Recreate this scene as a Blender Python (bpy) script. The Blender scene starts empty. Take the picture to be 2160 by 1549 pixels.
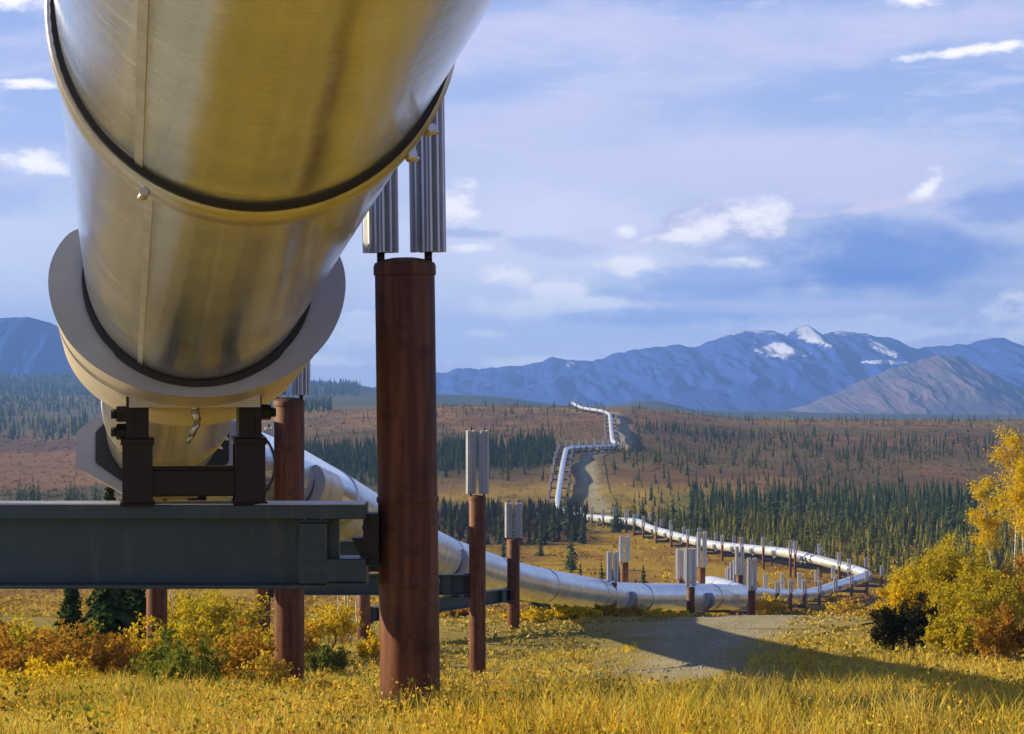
import bpy, math, random
import numpy as np
from mathutils import Vector, Matrix
sc = bpy.context.scene
rnd = random.Random(7)
RG = np.random.default_rng(11)
# ------------------------------------------------------------------ camera
F = 4900.0                                  # focal length in pixels of the 2160 px wide photograph
cam = bpy.data.cameras.new("camera"); cam_o = bpy.data.objects.new("camera", cam)
sc.collection.objects.link(cam_o)
cam.sensor_width = 36.0; cam.lens = 36.0 * F / 2160.0
cam_o.location = (0, 0, 0); cam_o.rotation_euler = (math.radians(90), 0, 0)
cam.clip_start = 0.1; cam.clip_end = 30000
sc.camera = cam_o
# ------------------------------------------------------------------ light and colour
SUN_EL = math.radians(17.5); SUN_AZ = math.radians(-78)      # azimuth from +Y, negative = left
sun = bpy.data.lights.new("sun", 'SUN'); sun.energy = 5.0; sun.angle = math.radians(0.5); sun.color = (1.0, 0.80, 0.52)
sun_o = bpy.data.objects.new("sun", sun); sc.collection.objects.link(sun_o)
sd = Vector((math.sin(SUN_AZ) * math.cos(SUN_EL), math.cos(SUN_AZ) * math.cos(SUN_EL), math.sin(SUN_EL)))
sun_o.rotation_euler = sd.to_track_quat('Z', 'Y').to_euler()
vs = sc.view_settings
sc.display_settings.display_device = 'sRGB'
vs.view_transform = 'Standard'; vs.look = 'None'; vs.gamma = 1.0; vs.exposure = 0.95; vs.use_curve_mapping = False
sc.cycles.use_denoising = True
sc.cycles.max_bounces = 6; sc.cycles.volume_bounces = 1; sc.cycles.transparent_max_bounces = 8

def lin(r, g, b):
    f = lambda c: (c / 255 / 12.92) if c / 255 <= 0.04045 else ((c / 255 + 0.055) / 1.055) ** 2.4
    return (f(r), f(g), f(b), 1.0)

class NT:
    """small helper for writing node trees as expressions"""
    def __init__(s, tree):
        s.t = tree; s.n = tree.nodes; s.l = tree.links
    def new(s, typ, **kw):
        n = s.n.new(typ)
        for k, v in kw.items(): setattr(n, k, v)
        return n
    def put(s, sock, v):
        if hasattr(v, 'links') or isinstance(v, bpy.types.NodeSocket): s.l.new(v, sock)
        else: sock.default_value = v
    def m(s, op, a, b=0.0, c=0.0, clamp=False):
        n = s.new('ShaderNodeMath', operation=op, use_clamp=clamp)
        s.put(n.inputs[0], a); s.put(n.inputs[1], b); s.put(n.inputs[2], c)
        return n.outputs[0]
    def mix(s, f, a, b, blend='MIX'):
        n = s.new('ShaderNodeMix', data_type='RGBA', blend_type=blend)
        s.put(n.inputs[0], f); s.put(n.inputs[6], a); s.put(n.inputs[7], b)
        return n.outputs[2]
    def comb(s, x, y, z):
        n = s.new('ShaderNodeCombineXYZ'); s.put(n.inputs[0], x); s.put(n.inputs[1], y); s.put(n.inputs[2], z)
        return n.outputs[0]
    def noise(s, vec, scale, detail=4, rough=0.55, dist=0.0, out=0):
        n = s.new('ShaderNodeTexNoise'); s.put(n.inputs['Vector'], vec); n.inputs['Scale'].default_value = scale
        n.inputs['Detail'].default_value = detail; n.inputs['Roughness'].default_value = rough; n.inputs['Distortion'].default_value = dist
        return n.outputs[out]
    def ramp(s, f, stops, interp='LINEAR'):
        n = s.new('ShaderNodeValToRGB'); s.put(n.inputs[0], f); cr = n.color_ramp; cr.interpolation = interp
        while len(cr.elements) < len(stops): cr.elements.new(0.5)
        for e, (p, c) in zip(cr.elements, stops): e.position = p; e.color = c if len(c) == 4 else (*c, 1)
        return n.outputs[0]
    def step(s, v, lo, hi):
        n = s.new('ShaderNodeMapRange', interpolation_type='SMOOTHSTEP'); s.put(n.inputs[0], v)
        n.inputs[1].default_value = lo; n.inputs[2].default_value = hi
        return n.outputs[0]

# ------------------------------------------------------------------ sky with clouds placed by compass direction and height
w = bpy.data.worlds.new("World"); sc.world = w; w.use_nodes = True
T = NT(w.node_tree); T.n.clear()
tc = T.new('ShaderNodeTexCoord'); sep = T.new('ShaderNodeSeparateXYZ'); T.l.new(tc.outputs['Generated'], sep.inputs[0])
X, Y, Z = sep.outputs
az = T.m('ARCTAN2', X, Y); el = T.m('ARCSINE', Z)
sky = T.new('ShaderNodeTexSky', sky_type='NISHITA'); sky.sun_disc = False
sky.sun_elevation = SUN_EL; sky.sun_rotation = SUN_AZ; sky.altitude = 700; sky.air_density = 1.0; sky.dust_density = 0.6; sky.ozone_density = 2.0
nis = T.mix(1.0, sky.outputs[0], (0.078, 0.070, 0.112, 1), 'MULTIPLY')
# stretched coordinates: clouds flatten towards the horizon
wn = T.noise(T.comb(T.m('MULTIPLY', az, 1.0), T.m('MULTIPLY', el, 3.0), 0.0), 16, 5, 0.6, 0, 1)
ws = T.new('ShaderNodeSeparateColor'); T.l.new(wn, ws.inputs[0])
dx = T.m('MULTIPLY', T.m('SUBTRACT', ws.outputs[0], 0.5), 0.050)
dy = T.m('MULTIPLY', T.m('SUBTRACT', ws.outputs[1], 0.5), 0.026)
az2 = T.m('ADD', az, dx); el2 = T.m('ADD', el, dy)
def blob(px, py, rx, ry, soft=0.6, tilt=0.0):
    cx, cy = (px - 1080) / F, (774.5 - py) / F
    a = T.m('SUBTRACT', az2, cx); e = T.m('SUBTRACT', el2, cy)
    if tilt: e = T.m('SUBTRACT', e, T.m('MULTIPLY', a, tilt))
    a = T.m('DIVIDE', a, rx / F); e = T.m('DIVIDE', e, ry / F)
    r = T.m('SQRT', T.m('ADD', T.m('MULTIPLY', a, a), T.m('MULTIPLY', e, e)))
    return T.step(T.m('MULTIPLY', r, -1.0), -1.0 - soft, -1.0 + soft)
grad = T.ramp(T.m('MULTIPLY', el, 0.8, clamp=True), [(0.0, lin(206, 212, 234)), (0.036, lin(190, 202, 232)), (0.08, lin(166, 188, 230)), (0.128, lin(148, 174, 224)), (0.24, lin(96, 120, 190)), (0.5, lin(54, 76, 136)), (1.0, lin(36, 54, 106))])
base = T.mix(0.72, nis, grad)
n1 = T.noise(T.comb(az, T.m('MULTIPLY', el, 3.4), 0.3), 9.0, 8, 0.62, 0.4)
n2 = T.noise(T.comb(az, T.m('MULTIPLY', el, 5.0), 4.7), 22.0, 8, 0.6, 0.6)
c = T.mix(T.m('MULTIPLY', T.step(n1, 0.44, 0.68), T.ramp(el, [(0, (.75, .75, .75)), (.3, (.6, .6, .6)), (.8, (.2, .2, .2))])), base, lin(198, 198, 230))
c = T.mix(T.m('MULTIPLY', T.step(n2, 0.50, 0.75), 0.45), c, lin(212, 212, 236))
def lay(c, col, amt, *a, **k): return T.mix(T.m('MULTIPLY', blob(*a, **k), amt), c, col)
LAV = lin(196, 199, 229); WHT = lin(244, 242, 246); SLT = lin(108, 138, 204); PAL = lin(208, 213, 235)
c = lay(c, PAL, .85, 1050, 600, 330, 190, soft=.9)
c = lay(c, PAL, .75, 60, 560, 260, 110, soft=.9)
c = lay(c, lin(212, 214, 236), .9, 1240, 590, 380, 110, soft=.9)
c = lay(c, LAV, .9, 1420, 345, 520, 75, soft=.8)
c = lay(c, LAV, .6, 1100, 90, 420, 60, soft=.9)
c = lay(c, LAV, .7, 1230, 225, 380, 45, soft=.9, tilt=.18)
c = lay(c, LAV, .7, 1780, 325, 330, 40, soft=.8)
c = lay(c, LAV, .6, 1900, 60, 330, 40, soft=.9)
c = lay(c, PAL, .9, 1330, 610, 330, 70, soft=.8)
c = lay(c, PAL, .8, 1250, 720, 420, 40, soft=.9)
c = lay(c, lin(216, 219, 238), .8, 980, 690, 260, 60, soft=.9)
c = lay(c, lin(214, 217, 238), .7, 1150, 480, 200, 60, soft=.9)
n3 = T.noise(T.comb(az, T.m('MULTIPLY', el, 1.7), 9.0), 46.0, 10, 0.60)
n4 = T.noise(T.comb(az, T.m('MULTIPLY', el, 2.2), 3.0), 30.0, 9, 0.62)
def cloud(c, col, amt, px, py, rx, ry, tilt=0.0, rag=3.0, edge=.85, nz=None):
    cx, cy = (px - 1080) / F, (774.5 - py) / F
    a = T.m('SUBTRACT', T.m('ADD', az, T.m('MULTIPLY', dx, .4)), cx); e = T.m('SUBTRACT', T.m('ADD', el, T.m('MULTIPLY', dy, .4)), cy)
    if tilt: e = T.m('SUBTRACT', e, T.m('MULTIPLY', a, tilt))
    a = T.m('DIVIDE', a, rx / F); e = T.m('DIVIDE', e, ry / F)
    r = T.m('SQRT', T.m('ADD', T.m('MULTIPLY', a, a), T.m('MULTIPLY', e, e)))
    v = T.m('ADD', T.m('SUBTRACT', 1.0, r), T.m('MULTIPLY', T.m('SUBTRACT', nz or n3, .5), rag))
    return T.mix(T.m('MULTIPLY', T.step(v, 0.0, edge), amt), c, col)
c = cloud(c, SLT, .95, 1880, 550, 480, 125, -.05, 1.5, .9, n4)
c = cloud(c, lin(134, 158, 214), .8, 1500, 610, 420, 60, 0, 1.6, .9, n4)
c = cloud(c, lin(98, 128, 200), .8, 1830, 590, 250, 40, 0, 1.5, .9, n4)
c = cloud(c, SLT, .65, 2130, 440, 190, 55, 0, 1.6, .8, n4)
c = cloud(c, lin(160, 178, 222), .8, 1480, 575, 230, 24, 0, 2, .8, n4)
c = cloud(c, lin(150, 172, 220), .7, 1450, 670, 330, 30, 0, 2, .8, n4)
c = cloud(c, lin(168, 178, 218), .8, 980, 490, 90, 22, 0, 2, .7)
c = cloud(c, lin(160, 178, 222), .7, 30, 430, 130, 50, 0, 2, .8, n4)
c = cloud(c, lin(182, 188, 224), .7, 1150, 520, 160, 30, 0, 2, .8, n4)
c = cloud(c, LAV, .9, 1700, 650, 380, 20, 0, 2, .8, n4)
c = cloud(c, lin(180, 180, 216), .8, 1500, 478, 200, 50, .1, 2.2, .6)
c = cloud(c, lin(206, 206, 232), .8, 1290, 488, 110, 34, 0, 2.4, .5)
c = cloud(c, lin(205, 200, 226), .8, 1820, 440, 200, 14, .15, 2.4, .6)
for a in ((1490, 478, 135, 38, .22), (1600, 452, 75, 50), (1240, 640, 190, 34), (1080, 660, 120, 40), (1315, 482, 40, 24), (1945, 392, 42, 32, .5), (985, 532, 60, 13), (1020, 702, 70, 15),
          (2040, 126, 190, 13, .05), (1925, 14, 75, 22), (2140, 690, 120, 60), (70, 350, 150, 30), (50, 190, 150, 14), (30, 25, 130, 24),
          (1340, 560, 130, 26), (1560, 545, 75, 22), (1960, 700, 190, 18), (1180, 610, 110, 34), (960, 430, 80, 46), (1080, 580, 70, 30), (1100, 760, 160, 18), (780, 700, 150, 50), (700, 760, 120, 20)):
    c = cloud(c, WHT, 1.0, *a)
c = cloud(c, lin(228, 228, 241), 1.0, 1760, 696, 290, 34, 0, 2.2, .6)
c = cloud(c, lin(216, 219, 239), .9, 1330, 735, 340, 30, 0, 2.2, .6)
bgn = T.new('ShaderNodeBackground'); T.l.new(c, bgn.inputs[0]); bgn.inputs[1].default_value = 0.64
wo = T.new('ShaderNodeOutputWorld'); T.l.new(bgn.outputs[0], wo.inputs[0])

# ------------------------------------------------------------------ materials
def mat(name):
    m = bpy.data.materials.new(name); m.use_nodes = True
    t = NT(m.node_tree); b = t.n['Principled BSDF']
    return m, t, b
def gc(t, kind='Object'):
    return t.new('ShaderNodeTexCoord').outputs[kind]
def worldpos(t): return t.new('ShaderNodeNewGeometry').outputs['Position']
def bump(t, b, h, strength, dist):
    n = t.new('ShaderNodeBump'); n.inputs['Strength'].default_value = strength; n.inputs['Distance'].default_value = dist
    t.l.new(h, n.inputs['Height']); t.l.new(n.outputs[0], b.inputs['Normal'])
def m_jacket(name='galvanised_jacket', met=.90, ro=.03):
    m, t, b = mat(name)
    uv = t.new('ShaderNodeUVMap'); uv.uv_map = 'UVMap'
    s = t.new('ShaderNodeSeparateXYZ'); t.l.new(uv.outputs[0], s.inputs[0])
    U, V = s.outputs[0], s.outputs[1]          # U metres round, V metres along
    diag = t.m('ADD', V, t.m('MULTIPLY', U, 0.30))
    scr = t.noise(t.comb(t.m('MULTIPLY', U, 0.30), t.m('MULTIPLY', diag, 9.0), 0), 4, 6, .75)
    fine = t.noise(t.comb(t.m('MULTIPLY', U, 0.8), t.m('MULTIPLY', V, 60.0), 0), 4, 3, .6)
    blot = t.noise(t.comb(U, V, 2), 1.3, 4, .6)
    col = t.mix(t.step(blot, .35, .7), (.66, .72, .71, 1), (.84, .91, .90, 1))
    col = t.mix(t.m('MULTIPLY', t.step(scr, .56, .66), .5 if met > .6 else .0), col, (.90, .93, .88, 1))
    t.l.new(col, b.inputs['Base Color']); t.l.new(t.m('SUBTRACT', met, t.m('MULTIPLY', t.step(scr, .56, .66), .30 if met > .6 else .0)), b.inputs['Metallic'])
    r = t.m('ADD', t.m('MULTIPLY', blot, .08), t.m('MULTIPLY', t.step(scr, .56, .66), .16 if met > .6 else .0))
    t.l.new(t.m('ADD', r, ro), b.inputs['Roughness'])
    b.inputs['Anisotropic'].default_value = 0.0
    wav = t.noise(t.comb(t.m('MULTIPLY', U, 1.2), t.m('MULTIPLY', V, .5), 0), 1.0, 2, .5)
    h = t.m('ADD', t.m('MULTIPLY', fine, .0007), t.m('MULTIPLY', wav, .026))
    bump(t, b, h, 1.0, 1.0)
    return m
def m_simple(name, col, rough=.6, metal=0.0, var=.25, scale=4, bmp=0.0, col2=None):
    m, t, b = mat(name)
    n = t.noise(worldpos(t), scale, 5, .6)
    c2 = col2 or tuple(min(1, x * (1 - var)) for x in col[:3])
    t.l.new(t.mix(t.step(n, .3, .7), (*col[:3], 1), (*c2[:3], 1)), b.inputs['Base Color'])
    b.inputs['Roughness'].default_value = rough; b.inputs['Metallic'].default_value = metal
    if bmp: bump(t, b, n, 1.0, bmp)
    return m
def m_rust():
    m, t, b = mat('rusted_post_paint')
    p = gc(t)
    sp = t.new('ShaderNodeSeparateXYZ'); t.l.new(worldpos(t), sp.inputs[0])
    streak = t.noise(t.comb(t.m('MULTIPLY', sp.outputs[0], 14), t.m('MULTIPLY', sp.outputs[1], 14), t.m('MULTIPLY', sp.outputs[2], .8)), 1.0, 5, .6)
    blot = t.noise(worldpos(t), 5.0, 6, .65)
    c = t.mix(t.step(streak, .35, .7), (.085, .031, .016, 1), (.20, .080, .032, 1))
    c = t.mix(t.m('MULTIPLY', t.step(blot, .50, .66), .7), c, (.060, .024, .016, 1))
    b2 = t.noise(worldpos(t), 17.0, 6, .7)
    c = t.mix(t.m('MULTIPLY', t.step(b2, .60, .72), .5), c, (.30, .15, .07, 1))
    t.l.new(c, b.inputs['Base Color']); b.inputs['Roughness'].default_value = .62; b.inputs['Specular IOR Level'].default_value = .25
    bump(t, b, blot, .6, .004)
    return m
def m_leaf(name, cols, trans=.35, attr=None, rough=.6):
    m, t, b = mat(name)
    g = t.new('ShaderNodeNewGeometry')
    rp = t.ramp(g.outputs['Random Per Island'], [(i / (len(cols) - 1), (*c_, 1)) for i, c_ in enumerate(cols)])
    n = t.noise(g.outputs['Position'], .8, 3, .6)
    rp = t.mix(t.m('MULTIPLY', t.step(n, .35, .7), .35), rp, (*cols[-1], 1))
    if 'grass' in name:
        n2 = t.noise(g.outputs['Position'], .45, 4, .65); rp = t.mix(t.m('MULTIPLY', t.step(n2, .52, .68), .45), rp, (.34, .36, .045, 1))
        n3_ = t.noise(g.outputs['Position'], 1.3, 4, .65); rp = t.mix(t.m('MULTIPLY', t.step(n3_, .56, .68), .55), rp, (.46, .20, .04, 1))
    if attr:
        a = t.new('ShaderNodeVertexColor'); a.layer_name = attr
        rp = a.outputs[0]
    out = t.n['Material Output']
    d = t.new('ShaderNodeBsdfDiffuse'); t.l.new(rp, d.inputs[0])
    tr = t.new('ShaderNodeBsdfTranslucent'); t.l.new(rp, tr.inputs[0])
    mx = t.new('ShaderNodeMixShader'); mx.inputs[0].default_value = trans
    t.l.new(d.outputs[0], mx.inputs[1]); t.l.new(tr.outputs[0], mx.inputs[2]); t.l.new(mx.outputs[0], out.inputs[0])
    t.n.remove(b)
    return m
M = {}
M['jacket'] = m_jacket(); M['jacket2'] = m_jacket('weathered_jacket', .52, .22)
M['plate2'] = m_simple('dark_blue_saddle_paint', (.13, .17, .26), .5, .2, .15, 3)
M['band'] = m_simple('band_steel', (.62, .61, .56), .34, 1.0, .25, 6)
M['seal'] = m_simple('black_seal', (.012, .013, .02), .6)
M['galv'] = m_simple('galvanised_saddle', (.56, .55, .52), .5, .35, .18, 3, .001)
M['plate'] = m_simple('blue_grey_saddle_plate', (.34, .36, .41), .42, .2, .15, 3)
M['shell'] = m_simple('pale_saddle_shell', (.66, .62, .54), .42, .55, .15, 3)
def m_beam():
    m, t, b = mat('blue_green_beam_paint')
    sp = t.new('ShaderNodeSeparateXYZ'); t.l.new(worldpos(t), sp.inputs[0])
    n = t.noise(worldpos(t), 2.5, 7, .65); st = t.noise(t.comb(t.m('MULTIPLY', sp.outputs[0], 9), sp.outputs[1], t.m('MULTIPLY', sp.outputs[2], .9)), 1.0, 6, .65)
    ch = t.noise(worldpos(t), 26.0, 5, .7)
    c = t.mix(t.step(n, .3, .7), (.016, .042, .052, 1), (.030, .060, .068, 1))
    c = t.mix(t.m('MULTIPLY', t.step(st, .52, .68), .45), c, (.075, .085, .075, 1))
    c = t.mix(t.m('MULTIPLY', t.step(ch, .66, .72), .8), c, (.12, .05, .025, 1))
    t.l.new(c, b.inputs['Base Color']); t.l.new(t.m('ADD', .34, t.m('MULTIPLY', n, .25)), b.inputs['Roughness']); bump(t, b, ch, .5, .002)
    return m
M['beam'] = m_beam()
M['sunlit_lip'] = m_simple('sunlit_flange_tone', (.42, .44, .44), .4, .5, .25, 6)
M['dark'] = m_simple('dark_shoe_steel', (.012, .008, .006), .5, .3, .4, 9, .002)
M['rust'] = m_rust()
M['fin'] = m_simple('aluminium_radiator', (.62, .65, .68), .38, .55, .12, 8)
M['rod'] = m_simple('radiator_rod', (.07, .05, .045), .5, .3)
M['needle'] = m_leaf('spruce_needles', [(.022, .050, .022), (.035, .070, .026), (.060, .090, .030)], .12)
M['needle2'] = m_leaf('far_spruce_needles', [(.032, .064, .028), (.060, .092, .030), (.11, .13, .035), (.042, .074, .032)], .15)
M['mixed'] = m_leaf('olive_spruce_needles', [(.055, .10, .030), (.11, .15, .032), (.22, .22, .035), (.07, .11, .03), (.36, .29, .04)], .2)
M['bark'] = m_simple('spruce_bark', (.10, .075, .055), .9, 0, .4, 12, .01)
M['birch'] = m_simple('birch_bark', (.66, .60, .50), .7, 0, .6, 9, .004)
M['stem'] = m_simple('shrub_stem', (.16, .10, .06), .8, 0, .4, 12)
M['gold'] = m_leaf('golden_leaves', [(.66, .42, .010), (.78, .56, .020), (.56, .42, .020), (.46, .38, .03)], .45)
M['willow'] = m_leaf('yellow_green_leaves', [(.56, .42, .015), (.46, .40, .025), (.30, .30, .04), (.62, .46, .02)], .45)
M['rustleaf'] = m_leaf('russet_leaves', [(.42, .17, .02), (.50, .27, .025), (.26, .13, .03), (.46, .33, .04)], .4)
M['green'] = m_leaf('green_leaves', [(.10, .16, .03), (.16, .21, .035), (.30, .27, .03), (.06, .11, .025)])
M['darkleaf'] = m_leaf('dark_shrub_leaves', [(.020, .028, .012), (.035, .040, .014), (.06, .05, .015)], .15)
M['grass'] = m_leaf('autumn_grass', [(.60, .41, .03), (.72, .52, .05), (.60, .48, .05), (.36, .38, .05), (.62, .34, .03), (.40, .42, .05), (.76, .62, .22)], .4)
M['herb'] = m_leaf('autumn_herbs', [(.72, .48, .02), (.30, .34, .04), (.74, .36, .015), (.46, .46, .05), (.40, .14, .04), (.76, .60, .12)], .35)
M['cover'] = m_leaf('tundra_cover', [(.2, .2, .1), (.2, .2, .1)], .15, attr='tint')

# ------------------------------------------------------------------ helpers: names, meshes
def tag(o, label=None, cat=None, group=None, kind=None):
    for k, v in (('label', label), ('category', cat), ('group', group), ('kind', kind)):
        if v: o[k] = v
    return o
def empty(name, loc, label, cat, group=None):
    o = bpy.data.objects.new(name, None); o.empty_display_size = .2; o.location = loc
    sc.collection.objects.link(o); return tag(o, label, cat, group)
def link(name, me, parent=None):
    o = bpy.data.objects.new(name, me); sc.collection.objects.link(o)
    if parent is not None: o.parent = parent
    return o
class MB:
    """collects world-space geometry for one mesh"""
    def __init__(s): s.v = []; s.f = []; s.sm = []
    def add(s, vs, fs, smooth=False):
        k = len(s.v); s.v += [tuple(p) for p in vs]; s.f += [tuple(i + k for i in f) for f in fs]; s.sm += [smooth] * len(fs); return s
    def box(s, x0, x1, y0, y1, z0, z1, M4=None):
        vs = [Vector((x, y, z)) for x in (x0, x1) for y in (y0, y1) for z in (z0, z1)]
        if M4: vs = [M4 @ p for p in vs]
        return s.add(vs, [(0, 1, 3, 2), (4, 6, 7, 5), (0, 4, 5, 1), (2, 3, 7, 6), (0, 2, 6, 4), (1, 5, 7, 3)])
    def bbox(s, x0, x1, y0, y1, z0, z1, M4=None, c=.008):
        """box with chamfered long edges (octagon section swept along x)"""
        pts = [(y0 + c, z0), (y1 - c, z0), (y1, z0 + c), (y1, z1 - c), (y1 - c, z1), (y0 + c, z1), (y0, z1 - c), (y0, z0 + c)]
        vs = [Vector((x, y, z)) for x in (x0, x1) for y, z in pts]
        if M4: vs = [M4 @ p for p in vs]
        fs = [(i, (i + 1) % 8, 8 + (i + 1) % 8, 8 + i) for i in range(8)] + [tuple(range(7, -1, -1)), tuple(range(8, 16))]
        return s.add(vs, fs)
    def cyl(s, a, b, r0, r1=None, n=16, caps=True, smooth=True):
        a, b = Vector(a), Vector(b); r1 = r0 if r1 is None else r1
        d = (b - a).normalized(); u = d.orthogonal().normalized(); v = d.cross(u)
        ring = lambda c_, r: [c_ + u * (r * math.cos(2 * math.pi * i / n)) + v * (r * math.sin(2 * math.pi * i / n)) for i in range(n)]
        k = len(s.v); s.add(ring(a, r0) + ring(b, r1), [(i, (i + 1) % n, n + (i + 1) % n, n + i) for i in range(n)], smooth)
        if caps:
            s.f += [tuple(k + i for i in range(n - 1, -1, -1)), tuple(k + n + i for i in range(n))]; s.sm += [False, False]
        return s
    def lathe(s, prof, n=32, M4=None, smooth=True):
        """profile of (r, z) turned round z"""
        vs = [Vector((r * math.cos(2 * math.pi * i / n), r * math.sin(2 * math.pi * i / n), z)) for r, z in prof for i in range(n)]
        if M4: vs = [M4 @ p for p in vs]
        fs = [(j * n + i, j * n + (i + 1) % n, (j + 1) * n + (i + 1) % n, (j + 1) * n + i) for j in range(len(prof) - 1) for i in range(n)]
        return s.add(vs, fs, smooth)
    def mesh(s, name, m):
        me = bpy.data.meshes.new(name); me.from_pydata(s.v, [], s.f)
        me.polygons.foreach_set('use_smooth', s.sm); me.materials.append(m); me.update(); return me
    def build(s, name, m, parent=None, loc=None):
        o = link(name, s.mesh(name, m), parent)
        if loc is not None: o.location = loc
        return o
def np_mesh(name, V, Fq, m, smooth=False, attr=None):
    """fast mesh from arrays; Fq is (n,k) with constant k"""
    me = bpy.data.meshes.new(name); n, k = Fq.shape
    me.vertices.add(len(V)); me.vertices.foreach_set('co', np.ascontiguousarray(V, dtype=np.float32).ravel())
    me.loops.add(n * k); me.loops.foreach_set('vertex_index', np.ascontiguousarray(Fq, dtype=np.int32).ravel())
    me.polygons.add(n); me.polygons.foreach_set('loop_start', np.arange(0, n * k, k, dtype=np.int32))
    me.polygons.foreach_set('loop_total', np.full(n, k, dtype=np.int32))
    me.polygons.foreach_set('use_smooth', np.full(n, smooth, dtype=bool))
    me.materials.append(m)
    if attr is not None:
        ca = me.color_attributes.new('tint', 'FLOAT_COLOR', 'POINT')
        ca.data.foreach_set('color', np.c_[attr, np.ones(len(attr))].astype(np.float32).ravel())
    me.update(calc_edges=True); me.validate(); return me
def P(px, py, d): return Vector(((px - 1080) / F * d, d, -(py - 774.5) / F * d))

# ------------------------------------------------------------------ value noise
_perm = RG.random((256, 256))
def vnoise(x, y):
    xi = np.floor(x).astype(int); yi = np.floor(y).astype(int); fx = x - xi; fy = y - yi
    fx = fx * fx * (3 - 2 * fx); fy = fy * fy * (3 - 2 * fy)
    g = lambda a, b: _perm[a & 255, b & 255]
    return (g(xi, yi) * (1 - fx) + g(xi + 1, yi) * fx) * (1 - fy) + (g(xi, yi + 1) * (1 - fx) + g(xi + 1, yi + 1) * fx) * fy
def fbm(x, y, o=4):
    s = 0; a = .5; t = 0
    for i in range(o): s = s + a * vnoise(x * 2 ** i + 17.3 * i, y * 2 ** i + 5.1 * i); t += a; a *= .5
    return s / t

# ------------------------------------------------------------------ terrain
COLS = np.array([-900, 100, 700, 1000, 1300, 1600, 1850, 2200, 3200.])
ROWS = [  # y, heights at the COLS bearings
 (-400, [20] * 9), (-60, [3.4] * 9), (0, [-1.45] * 9), (6, [-1.70] * 9), (12, [-1.98] * 9), (15.9, [-2.32] * 9), (22, [-3.15, -3.15, -3.2, -3.24, -3.26, -3.24, -3.2, -3.15, -3.1]), (31.4, [-4.2, -4.3, -4.4, -4.5, -4.55, -4.55, -4.45, -4.4, -4.3]),
 (45.7, [-5.7, -5.95, -6.2, -6.3, -6.3, -6.15, -6.05, -6.1, -5.9]), (57, [-6.6, -7.1, -7.5, -7.6, -7.5, -7.3, -7.15, -7.3, -7.0]),
 (66, [-7.0, -7.5, -7.9, -8.1, -8.05, -7.85, -7.75, -7.8, -7.5]), (78, [-8, -8.4, -8.6, -8.7, -8.75, -8.7, -8.65, -8.6, -8.4]),
 (94, [-10, -10.3, -10.2, -10.2, -10.15, -10.2, -10.3, -10.1, -9.8]), (114, [-12.4, -12.6, -12.4, -12.3, -12.2, -12.2, -12.2, -12.1, -11.8]),
 (126, [-13.9] * 9), (140, [-15.6] * 9), (190, [-20.6] * 9), (250, [-26.2, -26, -26, -26.3, -26.4, -26.4, -26.4, -26, -25]),
 (300, [-30, -30, -30, -30, -30.1, -30.3, -30.6, -30, -29]), (330, [-31.5, -31.5, -31.5, -31.2, -31.0, -31.0, -32.0, -31.5, -31]),
 (365, [-31.5, -31.5, -31.3, -31.1, -30.9, -30.8, -30.9, -31, -31]), (420, [-31.5, -31.5, -31.2, -31, -31, -31, -31.2, -31.4, -31.6]),
 (490, [-33, -33, -32.5, -32.4, -32.6, -32.2, -32, -32, -32]), (560, [-34.4, -34, -34, -34.5, -34.2, -33.0, -33, -33, -33]),
 (650, [-36, -35.5, -32, -30.0, -29.0, -30.8, -32, -32.6, -33]), (710, [-37, -36.5, -30.5, -27.8, -26.8, -29.4, -31, -31.6, -32]),
 (760, [-37.4, -37, -29.5, -27.2, -26.8, -28.8, -30.4, -31, -31.5]), (850, [-38, -37.6, -27.6, -25, -24.8, -27.4, -28.6, -29.2, -30]),
 (1000, [-38.5, -38, -25, -22, -22.2, -26.6, -27.2, -27.8, -28.4]), (1150, [-38, -37.4, -23, -19.5, -20.4, -26.0, -26.6, -27.0, -27.6]),
 (1400, [-37, -36.5, -25, -23, -25, -32, -32, -32, -33]), (1800, [-36, -35.5, -30, -33, -38, -42, -42, -42, -42]), (2400, [-34, -33, -32, -42, -52, -55, -55, -55, -55]),
 (3000, [-26, -24, -27, -47, -56, -62, -66, -66, -66]), (3600, [-16, -13, -26, -60, -66, -72, -76, -76, -76]), (4600, [-40, -40, -60, -80, -84, -90, -95, -95, -95]), (9000, [-150] * 9)]
_ry = np.array([r[0] for r in ROWS], float); _rz = np.array([r[1] for r in ROWS], float)
_yf = np.concatenate([np.linspace(-400, 0, 80), np.linspace(1, 160, 220), np.geomspace(161, 9000, 500)])
_zf = np.stack([np.interp(_yf, _ry, _rz[:, i]) for i in range(9)], 1)
for _ in range(5):
    _zf[1:-1] = (_zf[:-2] + 2 * _zf[1:-1] + _zf[2:]) / 4
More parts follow.
